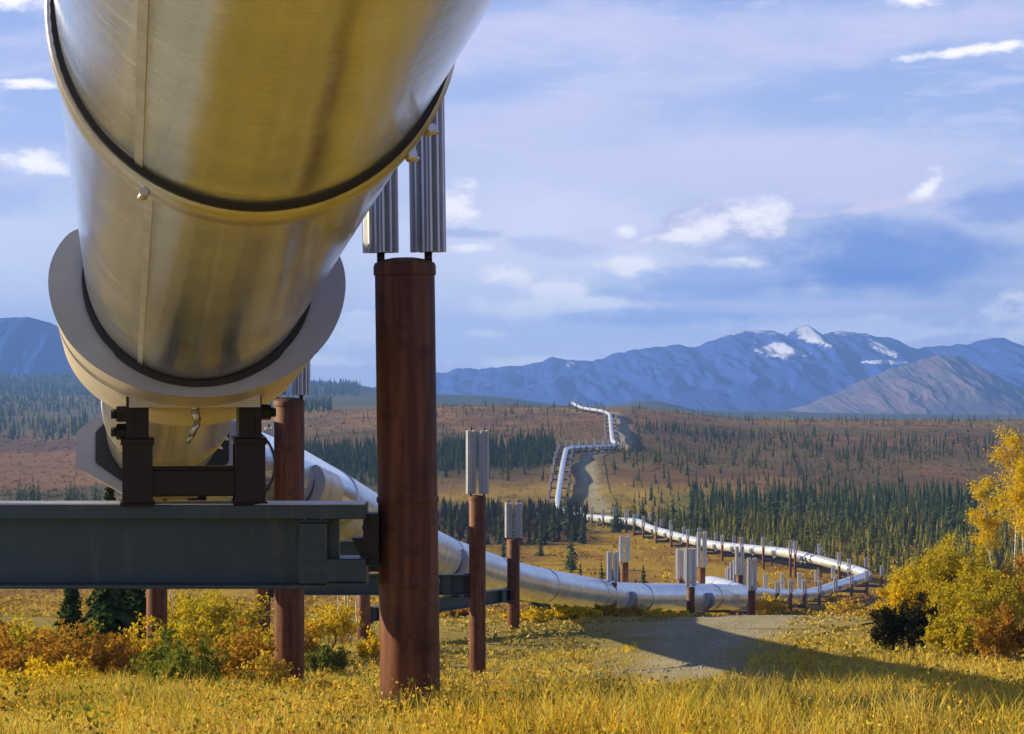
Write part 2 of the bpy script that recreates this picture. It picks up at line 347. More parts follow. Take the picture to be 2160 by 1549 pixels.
def H(x, y):
    x = np.asarray(x, float); y = np.asarray(y, float)
    u = 1080 + F * x / np.maximum(y, 40.)
    j = np.clip(np.searchsorted(COLS, u) - 1, 0, 7); tt = np.clip((u - COLS[j]) / (COLS[j + 1] - COLS[j]), 0, 1); tt = tt * tt * (3 - 2 * tt)
    iy = np.interp(y, _yf, np.arange(len(_yf))); i0 = np.clip(iy.astype(int), 0, len(_yf) - 2); fy = iy - i0
    g = lambda jj: _zf[i0, jj] * (1 - fy) + _zf[i0 + 1, jj] * fy
    z = g(j) * (1 - tt) + g(j + 1) * tt
    amp = np.clip((np.abs(y) - 20) / 600, 0, 1)
    z = z + (fbm(x / 6.3, y / 6.3, 3) - .5) * .22 + (fbm(x / 60 + 3, y / 60, 4) - .5) * 2.2 * amp + (fbm(x / 420 + 9, y / 420, 3) - .5) * 14 * np.clip((y - 1300) / 2000, 0, 1)
    # small far knoll behind the ridge
    z = z + 16 * np.exp(-((x - 178) / 60) ** 2 - ((y - 3000) / 200) ** 2) + 12 * np.exp(-((x + 60) / 120) ** 2 - ((y - 3200) / 300) ** 2)
    return z
def Hs(x, y): return float(H(np.array([x]), np.array([y]))[0])

def band(v, a, b, s): return np.clip((v - a) / s + .5, 0, 1) * np.clip((b - v) / s + .5, 0, 1)
def lerp(a, b, t): return a * (1 - t[:, None]) + np.asarray(b)[None, :] * t[:, None]
def ground_tint(x, y):
    """what grows where: colour of the ground cover by place"""
    x = np.asarray(x, float); y = np.asarray(y, float)
    u = 1080 + F * x / np.maximum(y, 40.)
    n = fbm(x / 55, y / 90, 4); n2 = fbm(x / 9 + 40, y / 14, 4); n3 = fbm(x / 160 + 7, y / 200 + 3, 4)
    yy = y * (1 + (n - .5) * .22)
    c = np.tile(np.array([.48, .35, .05]), (len(x), 1))
    c = lerp(c, (.20, .19, .035), np.clip((n2 - .45) * 4, 0, 1) * .6)
    c = lerp(c, (.36, .31, .09), band(y, 50, 118, 14) * .7)
    c = lerp(c, (.46, .31, .02), band(yy, 125, 440, 30) * .9)
    c = lerp(c, (.24, .12, .03), band(yy, 125, 440, 30) * np.clip((n2 - .5) * 5, 0, 1) * .7)
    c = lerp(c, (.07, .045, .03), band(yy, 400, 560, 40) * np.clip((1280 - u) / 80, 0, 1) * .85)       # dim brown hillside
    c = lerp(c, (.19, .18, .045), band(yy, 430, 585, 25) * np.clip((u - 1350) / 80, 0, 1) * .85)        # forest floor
    rust = band(yy, 590, 1500, 40)
    c = lerp(c, (.20, .118, .056), rust)
    c = lerp(c, (.31, .20, .06), rust * np.clip((n2 - .45) * 5, 0, 1) * .75)
    c = lerp(c, (.17, .16, .05), rust * np.clip((n3 - .46) * 8, 0, 1) * .75)
    c = lerp(c, (.12, .095, .04), rust * np.clip((n - .5) * 6, 0, 1) * .7)
    c = lerp(c, (.16, .13, .04), band(yy, 730, 830, 40) * .6)
    c = lerp(c, (.075, .085, .03), band(yy, 620, 760, 30) * np.clip((1180 - u) / 60, 0, 1) * .8)
    c = lerp(c, (.10, .055, .05), band(yy, 900, 960, 30) * np.clip((u - 1340) / 60, 0, 1) * np.clip((n2 - .35) * 5, 0, 1) * .8)
    c = lerp(c, (.30, .22, .06), band(y, 1080, 1240, 60) * np.clip((n2 - .3) * 3, 0, 1) * .6)
    far = np.clip((y - 1200) / 200, 0, 1)
    c = lerp(c, (.085, .10, .04), far * .9)
    c = lerp(c, (.22, .19, .06), far * np.clip((n3 - .5) * 7, 0, 1) * .7)
    lf = np.clip((500 - u) / 200, 0, 1)
    c = lerp(c, (.27, .155, .065), band(yy, 700, 1050, 60) * lf * .9)
    c = lerp(c, (.13, .07, .045), band(yy, 1080, 1200, 60) * lf * .8)
    c = lerp(c, (.05, .065, .04), np.clip((y - 2600) / 300, 0, 1) * .8)
    return c

# ground mesh: rows get longer with distance
ys = np.concatenate([np.linspace(-380, -15, 40), np.linspace(-14, 60, 150), np.geomspace(60.6, 1500, 330)[0:], np.geomspace(1510, 8600, 130)])
ss = np.concatenate([np.linspace(-3.2, -.62, 26), np.linspace(-.6, .6, 190), np.linspace(.62, 3.2, 26)])
gx = ss[None, :] * (np.abs(ys[:, None]) * .42 + 40); gy = np.repeat(ys[:, None], len(ss), 1)
gx = gx * np.where(np.abs(ss)[None, :] < .61, np.clip((np.abs(ys[:, None]) + 25) / (np.abs(ys[:, None]) * .84 + 80) * 1.0 + .35, .0, 1), 1)
gxf, gyf = gx.ravel(), gy.ravel(); gz = H(gxf, gyf)
R_, C_ = gx.shape
idx = np.arange(R_ * C_).reshape(R_, C_)
FQ = np.stack([idx[:-1, :-1].ravel(), idx[:-1, 1:].ravel(), idx[1:, 1:].ravel(), idx[1:, :-1].ravel()], 1)
def m_ground():
    m, t, b = mat('tundra_ground')
    a = t.new('ShaderNodeVertexColor'); a.layer_name = 'tint'
    p = worldpos(t)
    n = t.noise(p, 2.2, 8, .7); n2 = t.noise(p, .16, 8, .7)
    c = t.mix(t.step(n, .35, .65), t.mix(1.0, a.outputs[0], (.62, .62, .6, 1), 'MULTIPLY'), a.outputs[0])
    c = t.mix(t.m('MULTIPLY', t.step(n2, .42, .7), .55), c, t.mix(1.0, c, (1.25, .95, .6, 1), 'MULTIPLY'))
    t.l.new(c, b.inputs['Base Color']); b.inputs['Roughness'].default_value = .95
    b.inputs['Specular IOR Level'].default_value = .1
    bump(t, b, t.m('ADD', n, n2), .7, .25)
    return m
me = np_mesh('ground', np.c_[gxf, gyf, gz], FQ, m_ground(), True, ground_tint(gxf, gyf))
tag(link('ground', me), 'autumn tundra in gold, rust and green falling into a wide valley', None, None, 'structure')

# ------------------------------------------------------------------ gravel work road (three visible stretches)
def m_gravel():
    m, t, b = mat('gravel')
    a = t.new('ShaderNodeVertexColor'); a.layer_name = 'tint'
    p = worldpos(t); n = t.noise(p, 9, 8, .8); n2 = t.noise(p, .6, 6, .65)
    c = t.mix(t.step(n, .35, .68), t.mix(1.0, a.outputs[0], (.62, .62, .62, 1), 'MULTIPLY'), t.mix(1.0, a.outputs[0], (1.18, 1.15, 1.1, 1), 'MULTIPLY'))
    c = t.mix(t.m('MULTIPLY', t.step(n2, .50, .66), .5), c, (.34, .30, .10, 1))
    t.l.new(c, b.inputs['Base Color']); b.inputs['Roughness'].default_value = .95; b.inputs['Specular IOR Level'].default_value = .1; bump(t, b, n, .9, .06)
    return m
def gravel_tint(x, y, edge, rut=None, col=(.46, .43, .27)):
    g0 = ground_tint(x, y); k = np.clip(1.35 - edge * 1.25 + (fbm(x / 1.3, y / 2.2, 5) - .5) * 1.6, 0, 1)
    c = lerp(g0, col, k)
    if rut is not None: c = lerp(c, (.30, .28, .10), np.exp(-(rut / .22) ** 2) * .45 * k)
    return c
MG = m_gravel()
def road(name, pts, label):
    """pts: (px, d, half width m) along the middle"""
    pts = [((px - 1080) / F * d, d, hw) for px, d, hw in pts]
    V = []; n = 0; K = 25
    for i in range(len(pts) - 1):
        steps = max(6, int(math.hypot(pts[i + 1][0] - pts[i][0], pts[i + 1][1] - pts[i][1]) / (.35 if pts[0][1] < 100 else 1.5)))
        for k in range(steps):
            f = k / steps; a = [pts[i][q] * (1 - f) + pts[i + 1][q] * f for q in range(3)]
            dx_, dy_ = pts[i + 1][0] - pts[i][0], pts[i + 1][1] - pts[i][1]; L = math.hypot(dx_, dy_); nx, ny = dy_ / L, -dx_ / L
            e0 = 1 + .35 * (rnd.random() - .5); e1 = 1 + .35 * (rnd.random() - .5)
            for j in range(K):
                s = (-1 + 2 * j / (K - 1)) * 1.5
                x, y = a[0] + nx * s * a[2], a[1] + ny * s * a[2]
                V.append((x, y, Hs(x, y) + .030 + .00012 * y))
            n += 1
    V = np.array(V); ii = np.arange(n * K).reshape(n, K)
    FF = np.stack([ii[:-1, :-1].ravel(), ii[:-1, 1:].ravel(), ii[1:, 1:].ravel(), ii[1:, :-1].ravel()], 1)
    sv = np.abs(np.tile(-1 + 2 * np.arange(K) / (K - 1), n)) * 1.5; sg = np.tile(-1 + 2 * np.arange(K) / (K - 1), n) * 1.5
    tag(link(name, np_mesh(name, V, FF, MG, True, gravel_tint(V[:, 0], V[:, 1], sv, sg))), label, None, None, 'structure')
road('gravel_road', [(1430, 46, 1.2), (1450, 57, 1.5), (1465, 66, 2.0), (1510, 76, 2.9), (1570, 90, 4.2), (1620, 104, 5.0), (1690, 122, 4.2)], 'grey gravel work road beside the pipeline bend')
PAD_OFF, PAD_W = 1.45, 9.5  # pad added out of frame so the pipe underside reflects a pale strip
pad_in = lambda x, y: (x < -1.970 - .1655 * (y - 14.6) - PAD_OFF) & (x > -1.970 - .1655 * (y - 14.6) - PAD_OFF - PAD_W) & (y < 26)
V = []; ny_ = 90; nx_ = 14
for i in range(ny_):
    y = -30 + 56 * i / (ny_ - 1)
    for j in range(nx_):
        x = -1.970 - .1655 * (y - 14.6) - PAD_OFF - PAD_W * j / (nx_ - 1) + (.25 * (rnd.random() - .5) if j in (0, nx_ - 1) else 0)
        V.append((x, y, Hs(x, y) + (.05 if 0 < j < nx_ - 1 else .004)))
ii = np.arange(ny_ * nx_).reshape(ny_, nx_)
tag(link('added_gravel_pad', np_mesh('added_gravel_pad', np.array(V), np.stack([ii[:-1, :-1].ravel(), ii[:-1, 1:].ravel(), ii[1:, 1:].ravel(), ii[1:, :-1].ravel()], 1), MG, True, gravel_tint(np.array(V)[:, 0], np.array(V)[:, 1], np.zeros(len(V)) + .2, None, (.62, .64, .54)))), 'added pale gravel pad left of the pipe, reflected in its underside', None, None, 'structure')
road('gravel_road', [(1285, 520, 3.0), (1246, 600, 3.2), (1240, 660, 3.2), (1240, 700, 3.0), (1272, 736, 2.6)], 'distant gravel road beside the climbing pipeline')
road('gravel_road', [(1322, 748, 2.8), (1318, 830, 3.2), (1312, 930, 3.4), (1302, 1010, 3.2), (1290, 1080, 2.6)], 'uppermost gravel road stretch on the far rise')

g = np.random.default_rng(77); n = 2600; d_ = g.uniform(50, 118, n); px_ = np.interp(d_, [46, 57, 66, 76, 90, 104, 122], [1430, 1450, 1465, 1510, 1570, 1620, 1690])
x_ = (px_ - 1080) / F * d_ + g.normal(size=n) * np.interp(d_, [46, 76, 104], [1.0, 2.0, 3.4]); r_ = .015 + .035 * g.random(n) ** 3
o8 = np.array([[1, 0, 0], [0, 1, 0], [-1, 0, 0], [0, -1, 0], [0, 0, .8], [0, 0, -.5]]); f8 = np.array([[0, 1, 4], [1, 2, 4], [2, 3, 4], [3, 0, 4], [1, 0, 5], [2, 1, 5], [3, 2, 5], [0, 3, 5]])
V_ = np.stack([x_, d_, H(x_, d_) + .045], 1)[:, None, :] + o8[None] * r_[:, None, None] * (.7 + .6 * g.random((n, 6, 1)))
M['stone'] = m_simple('loose_stones', (.42, .40, .34), .9, 0, .5, 30)
tag(link('loose_gravel', np_mesh('loose_gravel', V_.reshape(-1, 3), (f8[None] + np.arange(n)[:, None, None] * 6).reshape(-1, 3), M['stone'])), 'loose stones scattered over the gravel road', None, None, 'stuff')

# ------------------------------------------------------------------ mountains
def mountain(name, sky_pts, d, depth, base_z, m, seed, label, rough=1.0):
    xs_ = np.array([p[0] for p in sky_pts], float); hs_ = np.array([-(p[1] - 774.5) / F * d for p in sky_pts])
    U = np.linspace(xs_[0], xs_[-1], 760); hh = np.interp(U, xs_, hs_) + (fbm(U / 22 + seed, U * 0 + seed, 5) - .5) * 16 * rough
    D = np.linspace(-1, 1, 170)
    uu, dd = np.meshgrid(U, D, indexing='ij')
    yy = d + dd * depth; xx = (uu - 1080) / F * d * (1 + 0 * dd)
    prof = np.clip(1 - np.abs(dd), 0, 1) ** .8
    r1 = 1 - np.abs(2 * fbm(uu / 60 + seed + yy / 900, yy / 420 + seed, 6) - 1); r2 = fbm(uu / 28 + seed, yy / 110, 4)
    z = base_z + (hh[:, None] - base_z) * prof * (1 + (r1 - .8) * .34 * (np.abs(dd) * (1 - np.abs(dd)) * 4) * rough) + (r2 - .5) * 11 * rough * np.clip(np.abs(dd) * 5, .12, 1) * prof ** .5
    # spurs: push ridges sideways
    xx = xx + (fbm(uu / 60 + seed * 2, yy / 200, 3) - .5) * 90 * (np.abs(dd)) * rough
    n0, n1_ = uu.shape; ii = np.arange(n0 * n1_).reshape(n0, n1_)
    FF = np.stack([ii[:-1, :-1].ravel(), ii[1:, :-1].ravel(), ii[1:, 1:].ravel(), ii[:-1, 1:].ravel()], 1)
    me = np_mesh(name, np.c_[xx.ravel(), yy.ravel(), z.ravel()], FF, m, True)
    tag(link(name, me), label, None, None, 'structure')
def m_mount(name, c1, c2, snow_at, snow_blobs=()):
    m, t, b = mat(name)
    p = worldpos(t); s = t.new('ShaderNodeSeparateXYZ'); t.l.new(p, s.inputs[0])
    n = t.noise(p, .012, 9, .7); n2 = t.noise(p, .03, 8, .7)
    c = t.mix(t.step(n, .35, .65), (*c1, 1), (*c2, 1))
    alt = t.m('ADD', s.outputs[2], t.m('MULTIPLY', t.m('SUBTRACT', n2, .5), 90.0))
    sn = t.m('MULTIPLY', t.step(alt, snow_at, snow_at + 14), t.step(n2, .38, .50))
    for bx, bz, rx, rz in snow_blobs:
        a = t.m('DIVIDE', t.m('SUBTRACT', s.outputs[0], bx), rx); e = t.m('DIVIDE', t.m('SUBTRACT', s.outputs[2], bz), rz)
        r = t.m('ADD', t.m('SQRT', t.m('ADD', t.m('MULTIPLY', a, a), t.m('MULTIPLY', e, e))), t.m('MULTIPLY', t.m('SUBTRACT', n2, .5), 3.0))
        sn = t.m('MAXIMUM', sn, t.step(t.m('MULTIPLY', r, -1.0), -1.15, -.85))
    c = t.mix(t.m('MULTIPLY', sn, .8), c, (.60, .64, .76, 1))
    t.l.new(c, b.inputs['Base Color']); b.inputs['Roughness'].default_value = .95; b.inputs['Specular IOR Level'].default_value = .05
    return m
DM = 6200.
def mxz(px, py, d=DM): return ((px - 1080) / F * d, -(py - 774.5) / F * d)
bl = [(*mxz(1612, 742), 52, 20), (*mxz(1690, 715), 22, 22), (*mxz(1735, 712), 14, 26), (*mxz(1815, 735), 22, 22), (*mxz(1200, 768), 12, 7), (*mxz(1790, 765), 50, 5)]
M['mount'] = m_mount('haze_blue_mountain', (.020, .045, .28), (.034, .058, .31), 84, bl)  # distance haze painted into the rock as saturated blue
M['mount2'] = m_mount('haze_blue_left_mountain', (.010, .045, .30), (.016, .055, .30), 300)  # blue of the air put into this rock colour too
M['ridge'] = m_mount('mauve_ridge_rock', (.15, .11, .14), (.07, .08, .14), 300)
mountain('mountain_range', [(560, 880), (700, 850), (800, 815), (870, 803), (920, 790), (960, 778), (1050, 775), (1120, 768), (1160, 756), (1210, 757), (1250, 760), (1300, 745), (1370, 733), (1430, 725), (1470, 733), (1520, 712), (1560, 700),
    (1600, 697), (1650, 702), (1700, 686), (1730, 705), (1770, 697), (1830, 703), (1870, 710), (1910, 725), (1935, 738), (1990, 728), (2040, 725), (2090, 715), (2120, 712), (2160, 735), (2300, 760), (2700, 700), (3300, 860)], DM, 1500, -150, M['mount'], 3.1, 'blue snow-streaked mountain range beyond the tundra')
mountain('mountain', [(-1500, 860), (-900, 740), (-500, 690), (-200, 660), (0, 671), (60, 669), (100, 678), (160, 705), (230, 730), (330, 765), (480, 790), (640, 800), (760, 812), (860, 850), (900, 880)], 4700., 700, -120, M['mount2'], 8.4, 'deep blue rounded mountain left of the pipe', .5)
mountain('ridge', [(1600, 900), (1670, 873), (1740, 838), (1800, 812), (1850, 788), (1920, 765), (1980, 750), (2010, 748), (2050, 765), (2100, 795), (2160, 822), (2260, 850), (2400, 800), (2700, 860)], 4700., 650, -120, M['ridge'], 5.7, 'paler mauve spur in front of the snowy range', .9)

# ------------------------------------------------------------------ pipeline path
S14 = Vector((-1.970, 14.6, .621)); DIR = Vector((-.1655, 1, -.0955))
def on(y): return S14 + DIR * (y - 14.6)
CTRL = [on(-30), on(8.13), on(14.6), on(25.2), on(33.5),
        P(600, 1005, 46.2), P(779, 1103, 57.2), P(930, 1180, 73), P(1100, 1229, 91), P(1237, 1251, 103), P(1323, 1261, 114), P(1428, 1260, 121), P(1520, 1259, 127), P(1566, 1261, 132), P(1538, 1249, 140),
        P(1502, 1238, 150), P(1490, 1236, 170), P(1482, 1240, 196), P(1510, 1248, 216), P(1592, 1253, 252), P(1660, 1257, 275), P(1710, 1254, 290), P(1745, 1244, 300), P(1780, 1232, 311), P(1836, 1214, 328),
        P(1803, 1203, 338), P(1753, 1188, 341), P(1703, 1176, 345), P(1660, 1166, 351), P(1577, 1158, 366), P(1497, 1150, 385), P(1428, 1132, 401), P(1365, 1114, 421), P(1349, 1102, 438), P(1323, 1100, 448), P(1244, 1092, 482),
        P(1200, 1087, 510), P(1174, 1070, 552), P(1187, 980, 650), P(1194, 948, 706), P(1210, 945, 716), P(1250, 944, 730), P(1309, 940, 744), P(1292, 932, 762), P(1289, 905, 850), P(1286, 874, 1000), P(1270, 867, 1030), P(1225, 861, 1100), P(1207, 850, 1150)]
def rounded(C, R):
    out = [C[0]]
    for i in range(1, len(C) - 1):
        a, b, c_ = C[i - 1], C[i], C[i + 1]
        r = min(R(b.y), .48 * (a - b).length, .48 * (c_ - b).length)
        p0 = b + (a - b).normalized() * r; p1 = b + (c_ - b).normalized() * r
        ang = (b - a).angle(c_ - b); n = max(2, int(ang / math.radians(4)) + 1) if ang > .002 else 1
        for k in range(n + 1):
            t_ = k / n; out.append((1 - t_) ** 2 * p0 + 2 * t_ * (1 - t_) * b + t_ * t_ * p1)
    out.append(C[-1]); res = [out[0]]
    for p in out[1:]:
        if (p - res[-1]).length > .05: res.append(p)
    return res
PATH = rounded(CTRL, lambda y: 5 + y * .02)
ARC = [0.0]
for a, b in zip(PATH, PATH[1:]): ARC.append(ARC[-1] + (b - a).length)
def at_arc(s):
    i = min(max(int(np.searchsorted(ARC, s)) - 1, 0), len(PATH) - 2); t_ = (s - ARC[i]) / (ARC[i + 1] - ARC[i])
    tan = (PATH[i + 1] - PATH[i]).normalized()
    if t_ > .5 and i + 2 < len(PATH): tan = tan.lerp((PATH[i + 2] - PATH[i + 1]).normalized(), t_ - .5).normalized()
    if t_ < .5 and i > 0: tan = tan.lerp((PATH[i] - PATH[i - 1]).normalized(), .5 - t_).normalized()
    return PATH[i].lerp(PATH[i + 1], t_), tan
def arc_of(p):          # nearest arc position to point p
    best = None
    for i in range(len(PATH) - 1):
        a, b = PATH[i], PATH[i + 1]; ab = b - a; t_ = max(0, min(1, (p - a).dot(ab) / ab.length_squared)); q = a + ab * t_
        dd = (p - q).length
        if best is None or dd < best[0]: best = (dd, ARC[i] + t_ * ab.length)
    return best[1]
def frame_at(s):
    c0, tan = at_arc(s); right = tan.cross(Vector((0, 0, 1))).normalized(); up = right.cross(tan)
    return c0, tan, right, up
RP = .705
pipeline = empty('pipeline', on(0), 'silver insulated oil pipeline zigzagging from overhead across the valley', 'pipeline')
off = -on(0)
def tube_section(s0, s1, nseg, r=RP, seam=None):
    ss_ = sorted(set([s0, s1] + [a for a in ARC if s0 + .05 < a < s1 - .05]))
    ext = []                                # extra rings on long straights
    for a, b in zip(ss_, ss_[1:]):
        k = max(1, int((b - a) / 4)) if s0 < 60 else 1
        ext += [a + (b - a) * j / k for j in range(k)]
    ss_ = ext + [s1]
    V = []; UV = []
    for s in ss_:
        c0, tan, right, up = frame_at(s)
        for i in range(nseg + 1):
            th = 2 * math.pi * i / nseg
            V.append(c0 + off + right * (r * math.sin(th)) - up * (r * math.cos(th))); UV.append((th * r, s))
    K = nseg + 1; fs = []; uvs = []
    for j in range(len(ss_) - 1):
        for i in range(nseg):
            q = (j * K + i, j * K + i + 1, (j + 1) * K + i + 1, (j + 1) * K + i)
            fs.append(q); uvs += [UV[k] for k in q]
    me = bpy.data.meshes.new('jacket_section'); me.from_pydata(V, [], fs)
    uvl = me.uv_layers.new(name='UVMap'); uvl.data.foreach_set('uv', np.array(uvs, dtype=np.float32).ravel())
    me.polygons.foreach_set('use_smooth', [True] * len(fs)); me.materials.append(M['jacket' if s0 < 75 else 'jacket2']); me.update()
    o = link('jacket_section', me, pipeline)
    if seam is not None:
        b = MB(); th = seam; hw = .016
        st = [s0 + (s1 - s0) * k / 12 for k in range(13)]; vv = []
        for s in st:
            c0, tan, right, up = frame_at(s)
            for a_, rr in ((-hw / r, r - .002), (-hw / r, r + .004), (hw / r, r + .004), (hw / r, r - .002)):
                vv.append(c0 + off + right * (rr * math.sin(th + a_)) - up * (rr * math.cos(th + a_)))
        b.add(vv, [(j * 4 + k, j * 4 + k + 1, j * 4 + 4 + k + 1, j * 4 + 4 + k) for j in range(12) for k in range(3)])
        b.build('seam_strip', M['band'], o)
    return o
def ring_profile(s, prof, name, m, n=64, parent=None):
    """profile [(along, radius)] swept round the pipe"""
    c0, tan, right, up = frame_at(s); b = MB()
    vs = [c0 + off + tan * a + right * (r * math.sin(2 * math.pi * i / n)) - up * (r * math.cos(2 * math.pi * i / n)) for a, r in prof for i in range(n)]
    b.add(vs, [(j * n + i, j * n + (i + 1) % n, (j + 1) * n + (i + 1) % n, (j + 1) * n + i) for j in range(len(prof) - 1) for i in range(n)], True)
    return b.build(name, m, parent or pipeline)
near_cuts = [0, arc_of(on(8.13)), arc_of(on(15.8)), arc_of(on(18.0)), arc_of(on(25.2)), arc_of(on(31.2))]
seams = [math.radians(-36), math.radians(-31), math.radians(40), math.radians(-48), math.radians(20)]
cuts = list(near_cuts); s = near_cuts[-1] + 9
while s < ARC[-1] - 20:
    cuts.append(s); s += 11 if s < 170 else 36
cuts.append(ARC[-1])
for i in range(len(cuts) - 1):
    tube_section(cuts[i], cuts[i + 1], 128 if i < 5 else (48 if cuts[i] < 150 else 20), RP - (.022 if i == 0 else 0), seams[i] if i < 5 else None)
    if i and i not in (2, 5):
        near = cuts[i] < 75
        wd = .085 if near else .14
        if i < 5: jb = ring_profile(cuts[i], [(-.02, RP - .03), (-.018, RP + .010), (-.005, RP + .018), (wd * 2.4, RP + .018), (wd * 2.4 + .01, RP + .010), (wd * 2.2 + .01, RP)], 'joint_band', M['band'], 96)
        elif cuts[i] < 400: jb = ring_profile(cuts[i], [(-wd / 2, RP), (-wd / 2, RP + .022), (wd / 2, RP + .022), (wd / 2, RP)], 'joint_band', M['seal' if near else 'band'], 32)
        if i < 5:
            ring_profile(cuts[i] - .028, [(-.020, RP - .03), (-.020, RP + .000), (.012, RP + .002), (.012, RP - .03)], 'black_seal', M['seal'], 96, jb)
            if i in (1, 4):
                for th in (-.55, .86, 1.02):
                    b = MB(); c0, tan, right, up = frame_at(cuts[i] + .08)
                    q = c0 + off + right * ((RP + .03) * math.sin(th)) - up * ((RP + .03) * math.cos(th)); nrm = right * math.sin(th) - up * math.cos(th)
                    b.cyl(q - tan * .03, q + tan * .07, .016, n=10); b.cyl(q - nrm * .01, q + nrm * .03, .011, n=8)
                    b.build('band_clamp', M['band'], jb)

# ------------------------------------------------------------------ saddles (part of the pipe) on their shoes
HALF = [(.74, .25), (.80, .215), (.86, .14), (.905, .04), (.922, -.07), (.91, -.20), (.865, -.34), (.78, -.48), (.65, -.605), (.49, -.70), (.31, -.768), (.14, -.80), (0, -.808)]
HEXA = [(.72, .30), (.83, .24), (1.07, .03), (1.09, .0), (1.09, -.40), (1.07, -.44), (.62, -.70), (.50, -.77), (.40, -.80), (.28, -.82), (.20, -.82), (.1, -.82), (0, -.82)]
def smooth_outline(o):
    out = []
    for i in range(len(o) - 1):
        p0, p1, p2, p3 = o[max(i - 1, 0)], o[i], o[i + 1], o[min(i + 2, len(o) - 1)]
        if i + 2 >= len(o): p3 = (-o[-2][0], o[-2][1])
        for k in range(4):
            t = k / 4; out.append(tuple(.5 * (2 * p1[q] + (p2[q] - p0[q]) * t + (2 * p0[q] - 5 * p1[q] + 4 * p2[q] - p3[q]) * t * t + (3 * p1[q] - p0[q] - 3 * p2[q] + p3[q]) * t ** 3) for q in (0, 1)))
    return out + [o[-1]]
def crescent(b, s, outline, t0, t1, inset=0.0, mat4=None, rin=.715):
    """crescent solid hugging the pipe between t0 and t1 along it"""
    c0, tan, right, up = frame_at(s)
    full = [(x, z) for x, z in outline] + [(-x, z) for x, z in outline[-2::-1]]
    n = len(full)
    ang = [math.atan2(x, -z) for x, z in full]
    inner = [(rin * math.sin(a), -rin * math.cos(a)) for a in ang]
    full = [((1 - inset) * x + inset * xi, (1 - inset) * z + inset * zi) for (x, z), (xi, zi) in zip(full, inner)]
    P3 = lambda x, z, t_: c0 + off + right * x + up * z + tan * t_
    vs = [P3(*p, t0) for p in full] + [P3(*p, t0) for p in inner] + [P3(*p, t1) for p in full] + [P3(*p, t1) for p in inner]
    fs = []
    for i in range(n - 1):
        fs += [(i, i + 1, n + i + 1, n + i), (2 * n + i, 3 * n + i, 3 * n + i + 1, 2 * n + i + 1), (i, 2 * n + i, 2 * n + i + 1, i + 1), (n + i, n + i + 1, 3 * n + i + 1, 3 * n + i)]
    fs += [(0, n, 3 * n, 2 * n), (n - 1, 3 * n - 1 - 0, 4 * n - 1, 2 * n - 1)] if False else [(0, n, 3 * n, 2 * n), (n - 1, 3 * n - 1, 4 * n - 1, 2 * n - 1)]
    b.add(vs, fs)
